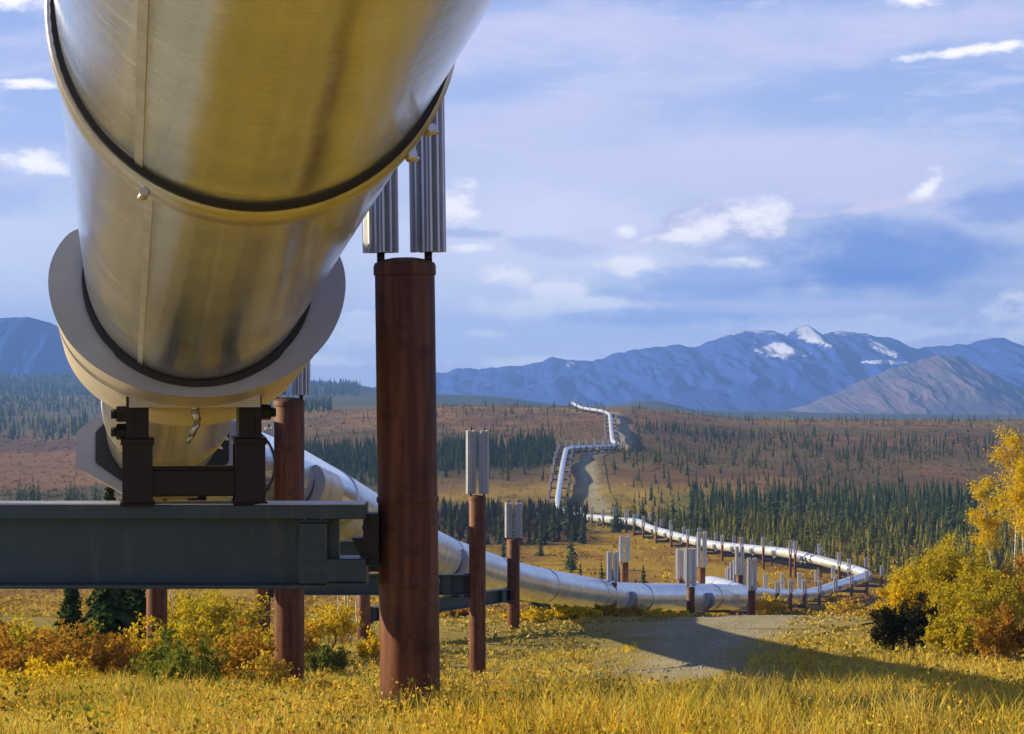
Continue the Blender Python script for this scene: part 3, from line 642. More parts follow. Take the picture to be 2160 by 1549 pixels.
def saddle(s, outline, L0, L1, beam_top, detail):
    """beam_top: world height of the crossbeam top below; shoe stands on it"""
    c0, tan, right, up = frame_at(s)
    groove = L0 + (L1 - L0) * .36; outline = smooth_outline(outline) if outline is HALF else outline
    b = MB(); crescent(b, s, outline, L0 + .022, groove); crescent(b, s, outline, groove + .045, L1, 0.0)
    sd_ = b.build('saddle', M['shell'] if detail else M['plate2'], pipeline)
    b = MB(); crescent(b, s, outline, L0, L0 + .02, -.03); b.build('face_plate', M['plate'], sd_)
    if detail:
        g = MB(); crescent(g, s, outline, groove, groove + .045, .10); g.build('groove', M['dark'], sd_)
        r_ = MB(); crescent(r_, s, [(x * .782 + (.0), z * .9 if z > -.6 else z * .925) for x, z in outline], L0 - .03, L0, 0, rin=.708); r_.build('rubber_seal', M['seal'], sd_)
    # shoe: local frame rx (across), ty (level along), z up
    rx = Vector((right.x, right.y, 0)).normalized(); ty = Vector((-rx.y, rx.x, 0))
    B = c0 + off
    M4 = Matrix(((rx.x, ty.x, 0, B.x), (rx.y, ty.y, 0, B.y), (0, 0, 1, B.z), (0, 0, 0, 1)))
    zt = -.765; zb = beam_top - c0.z
    mp = MB(); mp.box(-.43, .43, -.42, .42, zt - .01, zt + .16, M4)
    mp.build('mounting_plate', M['galv'], sd_)
    if L1 < .5: pass
    for sg in (-1, 1):
        b = MB(); xo = .375 * sg
        if detail:
            b.bbox(xo - .075, xo + .075, -.20, .20, zt - .23, zt - .01, M4)
            b.bbox(xo - .10, xo + .10, -.235, -.19, zb + .01, zt - .25, M4); b.bbox(xo - .10, xo + .10, .19, .235, zb + .01, zt - .25, M4)
            b.bbox(xo - .02, xo + .02, -.19, .19, zb + .01, zt - .25, M4)
            b.bbox(xo - .11, xo + .11, -.24, .24, zt - .265, zt - .22, M4)
            b.bbox(xo - .115, xo + .115, -.25, .25, zb, zb + .022, M4)
        else:
            b.box(xo - .09, xo + .09, -.2, .2, zb, zt - .01, M4)
        leg = b.build('shoe_leg', M['dark'], sd_)
    b = MB(); b.bbox(-.30, .30, -.20, .20, zb + .06, zb + .25, M4) if detail else b.box(-.3, .3, -.18, .18, zb + .05, zb + .25, M4)
    if detail: b.bbox(-.30, .30, -.23, -.205, zb + .235, zb + .262, M4)
    b.build('shoe_crossbar', M['dark'], sd_)
    if detail:
        for sg in (-1, 1):
            b = MB()
            for kz in ((.06, .18) if sg < 0 else (.05,)):
                for yy in (-.16, .12):
                    x0 = sg * .43
                    b.cyl(M4 @ Vector((x0, yy, zt - kz)), M4 @ Vector((x0 + sg * .085, yy, zt - kz)), .052, n=6, smooth=False)
                    b.cyl(M4 @ Vector((x0 + sg * .08, yy, zt - kz)), M4 @ Vector((x0 + sg * .12, yy, zt - kz)), .03, n=10)
            b.box(sg * .43 - .02, sg * .43 + .02, -.22, .22, zt - .25, zt + .06, M4)
            b.build('roller_bolt', M['dark'], sd_)
        b = MB()    # drain tongue hanging under the lowest point
        pts = [(.02, -.30, zt + .04, .022), (.0, -.31, zt - .03, .030), (.02, -.31, zt - .11, .024), (-.02, -.30, zt - .20, .020), (-.05, -.29, zt - .25, .012)]
        for a, c_ in zip(pts, pts[1:]): b.cyl(M4 @ Vector(a[:3]), M4 @ Vector(c_[:3]), a[3], c_[3], n=8)
        b.build('drain_tongue', M['band'], sd_)
    return sd_

# ------------------------------------------------------------------ support posts
def star_profile(n, r0, r1):
    pts = []
    for i in range(n):
        a = 2 * math.pi * i / n
        for da, r in ((-.30, r0), (-.13, r1), (.13, r1), (.30, r0)): pts.append((r * math.cos(a + da * 2 * math.pi / n), r * math.sin(a + da * 2 * math.pi / n)))
    return pts
def mk_radiator(n):
    pr = star_profile(n, .062, .124); k = len(pr); b = MB()
    b.add([(x, y, 0) for x, y in pr] + [(x, y, 1) for x, y in pr], [(i, (i + 1) % k, k + (i + 1) % k, k + i) for i in range(k)] + [tuple(range(k - 1, -1, -1)), tuple(range(k, 2 * k))])
    return b.mesh('radiator', M['fin'])
RAD_HI, RAD_LO = mk_radiator(14), mk_radiator(6)
def mk_rod():
    b = MB(); b.cyl((0, 0, 0), (0, 0, 1), .03, n=10); return b.mesh('radiator_rod', M['rod'])
ROD = mk_rod()
def mk_pole(n):
    b = MB(); b.cyl((0, 0, 0), (0, 0, 1), .205, n=n); return b.mesh('post', M['rust'])
POLE_HI, POLE_LO = mk_pole(48), mk_pole(12)
def mk_cap():
    b = MB(); pr = [(.214, -.06), (.214, 0), (.205, .022), (.15, .045), (.08, .058), (.001, .062)]; b.lathe(pr, 40); return b.mesh('cap', M['rust'])
CAP = mk_cap()
def post(parent, base_off, zb, zc, fin_h, detail, ang=0.0, lean=(0, 0), rods=False):
    """one vertical support member in the parent's frame; zb base, zc top of steel (relative), fin_h radiator height"""
    o = link('post', POLE_HI if detail else POLE_LO, parent)
    o.location = (base_off[0], base_off[1], zb); o.scale = (1, 1, zc - zb); o.rotation_euler = (lean[0], lean[1], 0)
    def kid(name, me, loc, scl):
        k = link(name, me, o); k.location = loc; k.scale = scl; return k
    hz = zc - zb
    kid('cap', CAP, (0, 0, 1), (1, 1, 1 / hz))
    if fin_h:
        for sg in (-1, 1):
            x, y = sg * .1625 * math.cos(ang), sg * .1625 * math.sin(ang)
            kid('radiator', RAD_HI if detail else RAD_LO, (x, y, 1 + .095 / hz), (1, 1, fin_h / hz))
            kid('radiator_rod', ROD, (x, y, 1), (.9 if detail else .7, .9 if detail else .7, (fin_h + .18 if rods else .11) / hz))
    return o
def ibeam(b, x0, x1, hw, z0, z1, M4, ft=.03, wt=.02):
    b.bbox(x0, x1, -hw, hw, z1 - ft, z1, M4, .004); b.bbox(x0, x1, -hw, hw, z0, z0 + ft, M4, .004); b.box(x0, x1, -wt, wt, z0 + ft, z1 - ft, M4)
ORD = ['first', 'second', 'third', 'fourth', 'fifth', 'sixth', 'seventh', 'eighth', 'ninth', 'tenth', 'eleventh', 'twelfth', 'thirteenth', 'fourteenth', 'fifteenth', 'sixteenth', 'seventeenth', 'eighteenth', 'nineteenth', 'twentieth', 'twenty-first', 'twenty-second', 'twenty-third', 'twenty-fourth']
GRP = 'paired-post supports under the pipeline'
def support(label, L, R, s_c, detail=None, capL=None, capR=None, finL=1.4, finR=1.4, beam_h=.5, beam=True, gap=.58, rods=False, sad=True, outline=HALF, Ls=(-1.15, 1.45)):
    """L, R: (x, y) of the posts; s_c arc position of the saddle; caps as world heights"""
    if not detail and Ls == (-1.15, 1.45): Ls = (-.42, .42)
    c0, tan, right, up = frame_at(s_c)
    btop = c0.z - .765 - gap
    e = empty('pipeline_support', (L[0] * .5 + R[0] * .5, L[1] * .5 + R[1] * .5, Hs(*[(L[i] + R[i]) / 2 for i in (0, 1)])), label, 'support', GRP)
    ex, ey, ez = e.location; ang = math.atan2(R[1] - L[1], R[0] - L[0])
    for (x, y), cz, fh in ((L, capL, finL), (R, capR, finR)):
        cz = cz if cz is not None else c0.z + .25 + .5 * rnd.random()
        post(e, (x - ex, y - ey), Hs(x, y) - .6 - ez, cz - ez, fh, detail, 0.0, (0, 0), rods)
    if beam:
        rx = Vector((R[0] - L[0], R[1] - L[1], 0)); ln = rx.length; rx.normalize(); ty = Vector((-rx.y, rx.x, 0))
        M4 = Matrix(((rx.x, ty.x, 0, 0), (rx.y, ty.y, 0, 0), (0, 0, 1, 0), (0, 0, 0, 1)))
        b = MB(); ibeam(b, -ln / 2 + .2, ln / 2 - .2, .17, btop - beam_h - ez, btop - ez, M4)
        for sg in (-1, 1):
            for hw_ in ((-.15, .15),): b.box(sg * (ln / 2 - .75) - .1, sg * (ln / 2 - .75) + .1, -.16, .16, btop - beam_h + .03 - ez, btop - .03 - ez, M4)
        b.build('crossbeam', M['beam'], e)
        for sg in (-1, 1):
            b = MB()
            b.box(sg * ln / 2 - .33 if sg > 0 else sg * ln / 2 + .12, sg * ln / 2 - .12 if sg > 0 else sg * ln / 2 + .33, -.12, .12, btop - beam_h - .06 - ez, btop + .02 - ez, M4)
            b.build('clamp_bracket', M['dark'], e)
    if sad: saddle(s_c, outline, Ls[0], Ls[1], btop, detail)
    return e

def XY(px, d): return ((px - 1080) / F * d, d)
# --- first support, in full detail
s1 = arc_of(on(15.78)); c1 = frame_at(s1)[0]
bt = -.928; bb = -1.492; by0, by1 = 15.60, 15.95
e1 = empty('pipeline_support', (-3.0, 15.8, Hs(-3.0, 15.8)), 'nearest support, thick rusty post and blue-grey beam crossing below the saddle', 'support', GRP)
ex, ey, ez = e1.location
for (x, capz, fh, lean) in ((-.722, .69, 1.55, (0, -.013)), (-5.45, .60, 1.5, (0, 0))):
    zb = Hs(x, 15.9) - .6
    po = post(e1, (x - ex + (.035 if x > -2 else 0), 15.9 - ey), zb - ez, capz - ez, fh, True, 0, lean)
    hz = capz - zb
    for zr in (-.905, -1.475):
        b = MB(); b.lathe([(.203, zr - .026), (.214, zr - .014), (.214, zr + .014), (.203, zr + .026)], 48)
        o = link('weld_ring', b.mesh('weld_ring', M['rust']), po); o.scale = (1, 1, 1 / hz); o.location = (0, 0, -zb / hz)
b = MB(); I4 = Matrix.Translation(-e1.location)
xl = -5.24; xw = -1.255; xe = -.985
b.bbox(xl, xe, by0, by1, bt - .095, bt, I4, .006)
b.build('top_flange', M['beam'], e1)
b = MB(); b.box(xl, xe - .004, by0 + .004, by1 - .004, bt + .001, bt + .010, I4); b.build('flange_sun_strip', M['sunlit_lip'], e1)  # thin strip added: sunlight on the flange top put into its bright colour
b = MB(); b.box(xl, xw, 15.75, 15.79, bb + .028, bt - .096, I4); b.bbox(xl, xw, by0 + .01, by1, bb, bb + .028, I4, .004)
b.build('web', M['beam'], e1)
b = MB()
x0, x1 = -1.43, -1.243
b.bbox(x0, x1, by0 + .02, by0 + .06, bb + .03, bt - .12, I4); b.bbox(x0, x1, by1 - .06, by1 - .02, bb + .03, bt - .12, I4); b.bbox(x0, x1, by0 + .06, by1 - .06, bt - .135, bt - .11, I4)
b.bbox(x0 - .01, x1 + .01, by0 + .005, by1, bt - .118, bt - .097, I4)
for kz in range(5):
    for kx in (-.055, .055): b.cyl(I4 @ Vector(((x0 + x1) / 2 + kx, by0 + .021, -1.02 - .095 * kz)), I4 @ Vector(((x0 + x1) / 2 + kx, by0 - .002, -1.02 - .095 * kz)), .012, n=6, smooth=False)
b.build('end_stiffener', M['beam'], e1)
b = MB(); b.bbox(xw + .012, xe, 15.62, 15.93, -1.45, -1.29, I4); b.bbox(xw + .012, xe, 15.60, 15.95, -1.475, -1.452, I4, .004); b.box(xw + .012, -1.17, 15.72, 15.80, -1.29, -1.02, I4)
b.build('lower_ledge', M['beam'], e1)
b = MB()
b.box(-1.005, -.90, 15.68, 15.90, -1.34, -.99, I4)
vs_ = [(-1.085, 15.69, -1.155), (-1.00, 15.69, -1.155), (-1.00, 15.69, -1.33), (-1.085, 15.89, -1.155), (-1.00, 15.89, -1.155), (-1.00, 15.89, -1.33)]
b.add([I4 @ Vector(v) for v in vs_], [(0, 2, 1), (3, 4, 5), (0, 3, 5, 2), (0, 1, 4, 3), (1, 2, 5, 4)])
for zq in (-1.08, -1.28):
    b.cyl(I4 @ Vector((-.99, 15.63, zq)), I4 @ Vector((-.99, 15.70, zq)), .022, n=6)
b.build('clamp_bracket', M['dark'], e1)
sad1 = saddle(s1, HALF, -1.17, 1.50, bt, True)

# --- second to eighth supports
s2 = arc_of(on(31.2))
support('second support, rusty post with finned tops just right of the shoe', (-7.95, 31.3), XY(610, 31.4), s2, True, capL=-.5, capR=-(848 - 774.5) / F * 31.4, finL=1.2, finR=1.1, beam_h=.52, outline=HEXA, Ls=(-1.2, 1.3), gap=.50)
s3 = arc_of(P(600, 1005, 46.2))
support('support with slim rusty post rising from shrubs below the blue-grey beam', XY(331, 45.7), XY(856, 46.8), s3, True, capL=-1.9, capR=-1.9, finL=.9, finR=.9, gap=.45)
s4 = arc_of(P(779, 1103, 57.2))
support('support whose tall white-finned post stands alone on grass beside nearest post', XY(553, 57), XY(1007, 57), s4, True, capL=-1.98, capR=-(1050 - 774.5) / F * 57, finL=.40, finR=1.55, gap=.50, rods=True)
s5 = arc_of(P(930, 1180, 73))
support('support with shorter white-finned post one step beyond the lone grass post', XY(767, 69.5), XY(1083, 76), s5, True, capL=-6.05, capR=-(1140 - 774.5) / F * 76, finL=0, finR=1.13, gap=.42, beam_h=.42, rods=True)
s6 = arc_of(P(1300, 1259, 111))
support('support with dark post crossing the pipe where it levels out', XY(1317, 117), XY(1292, 107), s6, capL=-9.9, capR=-9.98, finL=1.3, finR=1.38, gap=.15, beam_h=.35)
s7 = arc_of(P(1466, 1260, 123.5))
support('support with tallest finned post in front of the pipe bend', XY(1480, 128), XY(1457, 114), s7, capL=-11.1, capR=-10.85, finL=1.9, finR=1.86, gap=.15, beam_h=.35)
s8 = arc_of(P(1566, 1261, 132))
support('support at the outer end of the near pipe bend', XY(1560, 140), XY(1586, 129), s8, capL=-12.6, capR=-12.5, finL=1.7, finR=1.8, gap=.15, beam_h=.35)
LEGS = [
 (P(1520, 1243, 145), P(1482, 1240, 199), 'run heading straight away behind the near bend', 8.5, 2.0),
 (P(1592, 1253, 252), P(1826, 1217, 325), 'run swinging right towards the yellow willows', 10.0, 2.3),
 (P(1803, 1203, 338), P(1700, 1176, 345), 'run just beyond the hairpin by the yellow willows', 6.0, 2.3),
 (P(1690, 1174, 346), P(1362, 1112, 424), 'long pale run in front of the spruce forest', 8.2, 2.3),
 (P(1349, 1102, 438), P(1250, 1093, 480), 'short run at the foot of the far rise', 10.0, 2.3),
 (P(1176, 1062, 562), P(1193, 950, 704), 'run climbing beside the distant road', 20.0, 2.3),
 (P(1205, 945, 715), P(1305, 940, 743), 'level cross run halfway up the rise', 5.0, 2.3),
 (P(1291, 930, 768), P(1286, 874, 1000), 'upper run climbing to the skyline', 34.0, 2.3),
 (P(1272, 868, 1028), P(1209, 851, 1148), 'last run bending left at the skyline', 24.0, 2.3)]
for li, (pa, pb, nm, step, hw) in enumerate(LEGS):
    sa, sb = arc_of(pa), arc_of(pb); n = max(2, int((sb - sa) / step) + 1)
    for k in range(n):
        s = sa + (sb - sa) * k / (n - 1); c0, tan, right, up = frame_at(s); rr = Vector((right.x, right.y, 0)).normalized()
        Lp, Rp = c0 - rr * hw, c0 + rr * (hw + (.4 if li == 3 else 0))
        fh = 1.0 + .6 * rnd.random()
        support(f'{ORD[k]} support along the {nm}', (Lp.x, Lp.y), (Rp.x, Rp.y), s, finL=fh + .5, finR=fh, gap=.28, beam_h=.40, capL=c0.z + .25 + .4 * rnd.random(), capR=c0.z - .1 + .5 * rnd.random(), sad=li < 8)

# ------------------------------------------------------------------ trees
def leaves(centers, size, rng, aspect=1.6, up=0.0, n3=False):
    """one diamond leaf per centre, random facing"""
    n = len(centers); a = rng.normal(size=(n, 3)); a[:, 2] += up; a /= np.linalg.norm(a, axis=1)[:, None]
    b = rng.normal(size=(n, 3)); b -= (b * a).sum(1)[:, None] * a; b /= np.linalg.norm(b, axis=1)[:, None]
    sz = (size * (.6 + .8 * rng.random(n)))[:, None]
    V = np.stack([centers - a * sz * aspect * .5, centers + b * sz * .5, centers + a * sz * aspect * .5, centers - b * sz * .5], 1).reshape(-1, 3)
    return V, np.arange(4 * n).reshape(n, 4)
def spruce_crown(h, r, seed, tiers, per, q=1.0, bot=.06):
    """conical crown of drooping twig fans"""
    g = np.random.default_rng(seed); V = []; Fq = []
    for i in range(tiers):
        f = i / tiers; z = h * (bot + (1 - bot) * f); rad = r * (1 - f) ** .85 * (.75 + .5 * g.random()) + .02 * h * .3
        k = max(4, int(per * (1 - .6 * f)))
        for j in range(k):
            a = 2 * math.pi * (j + g.random()) / k; rl = rad * (.65 + .6 * g.random()); dz = -rl * (.25 + .35 * g.random()); ww = (.16 + .12 * g.random()) * rl + .008 * h
            ca, sa_ = math.cos(a), math.sin(a); zz = z + h * .03 * (g.random() - .5); m = len(V)
            V += [(0, 0, zz + h * .02), (ca * rl * .6 - sa_ * ww, sa_ * rl * .6 + ca * ww, zz + dz * .5), (ca * rl, sa_ * rl, zz + dz), (ca * rl * .6 + sa_ * ww, sa_ * rl * .6 - ca * ww, zz + dz * .5)]
            Fq.append((m, m + 1, m + 2, m + 3))
    m = len(V); V += [(0, 0, h * 1.03), (.012 * h, 0, h * .93), (0, .012 * h, h * .86), (-.012 * h, 0, h * .93)]; Fq.append((m, m + 1, m + 2, m + 3))
    return np.array(V), np.array(Fq)
def spruce_near(name, px, d, h, r, seed, label, group=None):
    x, y = XY(px, d); z = Hs(x, y)
    e = empty(name, (x, y, z - .05), label, 'tree', group)
    V, Q = spruce_crown(h, r, seed, int(26 + h * 3), 22)
    # needles clumped on the twigs
    g = np.random.default_rng(seed + 1); base = V[Q[:, 2]] * .55 + V[Q[:, 0]] * .45
    pts = np.repeat(V[Q[:, 0]], 14, 0) + (np.repeat(V[Q[:, 2]] - V[Q[:, 0]], 14, 0)) * (g.random((len(Q) * 14, 1)) ** .7) + g.normal(size=(len(Q) * 14, 3)) * .035 * r
    V2, Q2 = leaves(pts, .085 * r, g, 2.4)
    link('crown', np_mesh('crown', np.r_[V, V2], np.r_[Q, Q2 + len(V)], M['needle']), e)
    b = MB(); b.cyl((0, 0, -.3), (0, 0, h * .9), .05 * h * .4, .01, n=10); b.build('trunk', M['bark'], e)
SPR = []
for i in range(8):
    V, Q = spruce_crown(1.0, .155 + .05 * (i % 3), 100 + i, 15, 9)
    b = MB(); b.cyl((0, 0, -.06), (0, 0, .6), .016, .005, n=5, caps=False)
    V = np.r_[V, np.array(b.v)]; Q = np.r_[Q, np.array(b.f) + len(V) - len(b.v)]
    SPR.append(np_mesh('spruce_tree', V, Q, M['needle2']))
SPR_N = []
for i in range(5):   # mid distance ones with trunk and crown
    V, Q = spruce_crown(1.0, .17 + .03 * i, 200 + i, 26, 13)
    b = MB(); b.cyl((0, 0, -.05), (0, 0, .8), .018, .004, n=6, caps=False)
    SPR_N.append((np_mesh('crown', V, Q, M['needle']), b.mesh('trunk', M['bark'])))
def spruce_set(n, u0, u1, d0, d1, h0, h1, label, group, parts=False, thin=.0, seed=0):
    g = random.Random(seed)
    for i in range(n):
        px = g.uniform(u0, u1); d = g.uniform(d0, d1); x, y = XY(px, d); h = g.uniform(h0, h1) * (1.25 if g.random() < .15 else 1); z = Hs(x, y) - .1; w_ = h * g.uniform(.8, 1.25)
        if parts:
            e = empty('spruce_tree', (x, y, z), label, 'tree', group); k = g.randrange(5)
            e.rotation_euler = (g.uniform(-.03, .03), g.uniform(-.03, .03), g.random() * 6.28); e.scale = (w_, w_, h)
            link('crown', SPR_N[k][0], e); link('trunk', SPR_N[k][1], e)
        else:
            o = link('spruce_tree', SPR[g.randrange(8)]); o.location = (x, y, z); o.scale = (w_, w_, h)
            o.rotation_euler = (g.uniform(-.03, .03), g.uniform(-.03, .03), g.random() * 6.28); tag(o, label, 'tree', group)
# forest right of the far run, and the rest
spruce_set(125, 1450, 2090, 425, 500, 4.2, 7.2, 'dark narrow spruce in the dense forest beyond the long pale pipe run', 'forest spruces behind the long pipe run', seed=1)
spruce_set(24, 1290, 1480, 436, 500, 4.0, 6.5, 'small spruce in the thin stand behind the left end of the pale run', 'spruces behind the left end of the pale run', seed=2)
spruce_set(38, -40, 215, 470, 560, 5.0, 8.0, 'thin spruce in the row left of the big saddle above the beam', 'spruces above the beam at left', seed=3)
spruce_set(26, 930, 1235, 330, 520, 4.0, 7.0, 'spruce on the dim brown slope below the climbing pipe run', 'spruces on the dim slope', seed=4)
spruce_set(14, 1105, 1400, 195, 300, 3.2, 5.2, 'mid distance spruce on golden ground behind the near pipe bend', 'spruces behind the near pipe bend', True, seed=5)
for px, d, h in ((1128, 190, 3.3), (1148, 196, 3.6), (1357, 205, 4.6), (1262, 225, 3.2)):
    x, y = XY(px, d); e = empty('spruce_tree', (x, y, Hs(x, y) - .1), {1128: 'left one of two close slender spruces above the pipe', 1148: 'right one of two close slender spruces above the pipe', 1357: 'bushy green spruce between the finned posts behind the pipe', 1262: 'small spruce just above the pipe left of the first finned pair'}[px], 'tree', 'spruces behind the near pipe bend')
    e.scale = (h * 1.1, h * 1.1, h); link('crown', SPR_N[int(px) % 5][0], e); link('trunk', SPR_N[int(px) % 5][1], e)
# far masses nobody could count
def cone_crown(seed):
    g = np.random.default_rng(seed); V = []; Q = []
    for z0, z1, r in ((.05, .50, .085), (.28, .75, .065), (.55, 1.03, .045)):
        m = len(V); V.append((0, 0, z1)); k = 5
        for i in range(k):
            a = 2 * math.pi * i / k; rr = r * (.8 + .4 * g.random()); V.append((rr * math.cos(a), rr * math.sin(a), z0 + .07 * g.random()))
        Q += [(m, m + 1 + i, m + 1 + (i + 1) % k) for i in range(k)]
    V2, Q2 = spruce_crown(1.0, .15, seed, 9, 6); Q2 = Q2 + len(V)
    return np.r_[np.array(V), V2], np.r_[np.array(Q), Q2[:, [0, 1, 2]], Q2[:, [0, 2, 3]]]
def mass(name, n, u0, u1, d0, d1, h0, h1, label, seed, keep=None, m=None, wide=1.0):
    g = np.random.default_rng(seed); px = g.uniform(u0, u1, n); d = np.sqrt(g.uniform(d0 ** 2, d1 ** 2, n)); x = (px - 1080) / F * d
    k = fbm(x / 40 + seed, d / 70, 3)
    if keep is not None: ok = keep(px, d, k, g.random(n)); x, d = x[ok], d[ok]
    z = H(x, d); n = len(x); h = g.uniform(h0, h1, n) * (.75 + .5 * g.random(n))
    wd_ = h * wide * g.uniform(.7, 1.35, n); parts = []; k_ = 4; o0 = 0; Qs_ = []
    for q in range(k_):
        V0, Q0 = cone_crown(seed * 7 + q); sel = np.arange(n) % k_ == q; m_ = sel.sum()
        Vv = V0[None] * np.stack([wd_[sel], wd_[sel], h[sel]], 1)[:, None, :]
        Vv[:, :, 0] += Vv[:, :, 2] * g.normal(size=(m_, 1)) * .055
        Vv = Vv + np.stack([x[sel], d[sel], z[sel] - .1], 1)[:, None, :]
        parts.append(Vv.reshape(-1, 3)); Qs_.append((Q0[None] + (np.arange(m_) * len(V0))[:, None, None] + o0).reshape(-1, 3)); o0 += m_ * len(V0)
    V = np.concatenate(parts); Q = np.concatenate(Qs_)
    o = link(name, np_mesh(name, V.reshape(-1, 3), Q.reshape(-1, 3), m or M['needle2'])); tag(o, label, None, None, 'stuff')
    return o
offroad = lambda px, d: (np.abs(px - np.interp(d, [480, 560, 650, 706, 715, 744, 850, 1000, 1150], [1250, 1178, 1187, 1192, 1260, 1300, 1289, 1286, 1207])) > 13) & (np.abs(px - np.interp(d, [520, 600, 700, 740, 760, 1010], [1275, 1222, 1222, 1262, 1322, 1302])) > 26)
mass('spruce_forest', 2300, 430, 1172, 625, 780, 3.6, 6.2, 'dense dark spruce belt left of the climbing pipe run', 21, lambda p, d, k, r: offroad(p, d) & (r < .15 + 2.6 * np.clip(k - .25, 0, 1) * np.clip((d - 615 - 60 * k) / 30, 0, 1)))
mass('spruce_forest', 1000, 1320, 2300, 750, 920, 2.4, 4.6, 'sparse spruce belt across the rust coloured tundra', 22, lambda p, d, k, r: offroad(p, d) & (r < .12 + 2.0 * np.clip(k - .38, 0, 1)))
mass('spruce_forest', 560, 1450, 2300, 500, 575, 3.6, 6.4, 'back rows of the forest behind the long pipe run', 23, lambda p, d, k, r: r < .9)
mass('spruce_forest', 2300, 1250, 2400, 330, 470, 1.5, 4.6, 'young spruce and bushes between the pipe and the forest', 24, lambda p, d, k, r: (d > np.interp(p, [1250, 1360, 1428, 1577, 1703, 1830, 2400], [470, 440, 412, 376, 352, 342, 330]) + 4) & (r < .4 + 1.6 * (k - .25)), M['mixed'], 1.15)
mass('spruce_forest', 420, 900, 2400, 1040, 1180, 2.2, 4.0, 'tiny scattered spruces along the ridge line', 25, lambda p, d, k, r: offroad(p, d) & (r < .6))
mass('spruce_forest', 3600, -300, 700, 1150, 2500, 4, 7.5, 'far forest patches on the left plain', 26, lambda p, d, k, r: (k > .46) & (r < .95), None, 1.3)
mass('spruce_forest', 2200, -300, 760, 2500, 3600, 6, 10, 'far dark forest below the left mountain', 27, lambda p, d, k, r: (r < .95), None, 1.8)
mass('spruce_forest', 260, 640, 1200, 790, 1100, 2.0, 3.6, 'scattered spruces on the brown slope left of the upper run', 28, lambda p, d, k, r: offroad(p, d) & (r < .7 * (k > .45) + .1))
mass('spruce_forest', 620, 900, 1238, 400, 540, 1.8, 3.6, 'dark brush and small spruces at the foot of the climbing pipe run', 30, lambda p, d, k, r: r < .85, M['darkleaf'], 1.7)
mass('spruce_forest', 500, 1250, 1900, 560, 760, 2.2, 4.0, 'scattered small spruces right of the distant road', 29, lambda p, d, k, r: offroad(p, d) & (p > 1290) & (r < .5))

# ------------------------------------------------------------------ low ground cover
def cover(name, n, d0, d1, size0, size1, label, seed, u0=-250, u1=2400, power=1.0):
    g = np.random.default_rng(seed); d = d0 * (d1 / d0) ** (g.random(n) ** power); px = g.uniform(u0, u1, n); x = (px - 1080) / F * d
    ok = fbm(x / (.05 * d) + 3, d / 6, 3) > .40; 
    rd = np.interp(d, [44, 57, 70, 84, 98, 112, 128], [1415, 1455, 1465, 1520, 1560, 1610, 1700]); ok &= ~((d < 128) & (np.abs(px - rd) < 2.6 / d * F)); ok &= offroad(px, d) | (d < 480)
    x, d = x[ok], d[ok]; n = len(x); K = 9
    sz = (size0 + (size1 - size0) * (d - d0) / (d1 - d0)) * (.5 + g.random(n))
    cen = np.stack([x, d, H(x, d)], 1); col = ground_tint(x, d) * (.75 + .45 * g.random((n, 1)) * np.array([[1.0, 1.0, .8]]))
    pts = np.repeat(cen, K, 0) + g.normal(size=(n * K, 3)) * np.repeat(sz, K)[:, None] * np.array([[.9, .9, .28]]) + np.repeat(sz, K)[:, None] * np.array([[0, 0, .35]])
    V, Q = leaves(pts, np.repeat(sz, K) * .5, g, 1.4, .3)
    o = link(name, np_mesh(name, V, Q, M['cover'], False, np.repeat(np.repeat(col, K, 0), 4, 0))); tag(o, label, None, None, 'stuff')
cover('low_shrub_cover', 9000, 52, 140, .10, .22, 'low golden shrubs on the slope below the camera', 41)
cover('low_shrub_cover', 12000, 140, 440, .3, .5, 'low mustard scrub on the valley floor', 42)
cover('low_shrub_cover', 14000, 440, 1250, .5, .95, 'rust and olive scrub on the far tundra', 43)

# ------------------------------------------------------------------ foreground grass and herbs
def blades(n, d0, d1, hmin, hmax, width, seed, clump, keep=None):
    g = np.random.default_rng(seed); nc = n // clump
    d = np.sqrt(g.uniform(d0 ** 2, d1 ** 2, nc)); x = g.uniform(-.30, .30, nc) * d * 1.0
    ok = fbm(x / 1.3 + seed, d / 1.3, 3) > .33
    px = 1080 + F * x / d
    rd = np.interp(d, [44, 57, 70], [1415, 1455, 1465]); ok &= ~((d > 44) & (np.abs(px - rd) < 1.5 / d * F)) & ~pad_in(x, d)
    x, d = x[ok], d[ok]; nc = len(x)
    hc = (hmin + (hmax - hmin) * np.clip((fbm(x / 1.1 + 9, d / 1.6, 4) - .3) * 2.4, 0, 1.3)) * (.6 + .8 * g.random(nc))
    X = np.repeat(x, clump) + g.normal(size=nc * clump) * .06; Yv = np.repeat(d, clump) + g.normal(size=nc * clump) * .06; n = len(X)
    Zv = H(X, Yv) - .02; hh = np.repeat(hc, clump) * (.5 + .8 * g.random(n)); a = g.random(n) * 6.283; lean = hh * (.15 + .5 * g.random(n)); la = g.random(n) * 6.283
    wx, wy = np.cos(a) * width * (.6 + .8 * g.random(n)), np.sin(a) * width
    p0 = np.stack([X, Yv, Zv], 1); up = np.array([0, 0, 1.0]); ld = np.stack([np.cos(la), np.sin(la), np.zeros(n)], 1); wv = np.stack([wx, wy, np.zeros(n)], 1)
    mid = p0 + up * (hh * .6)[:, None] + ld * (lean * .35)[:, None]; tip = p0 + up * hh[:, None] + ld * lean[:, None]
    V = np.stack([p0 - wv * .5, p0 + wv * .5, mid + wv * .42, mid - wv * .42, tip + wv * .06, tip - wv * .06], 1).reshape(-1, 3)
    k = np.arange(n)[:, None] * 6
    return V, np.r_[k + np.array([[0, 1, 2, 3]]), k + np.array([[3, 2, 4, 5]])]
Vs = []; Qs = []; o_ = 0
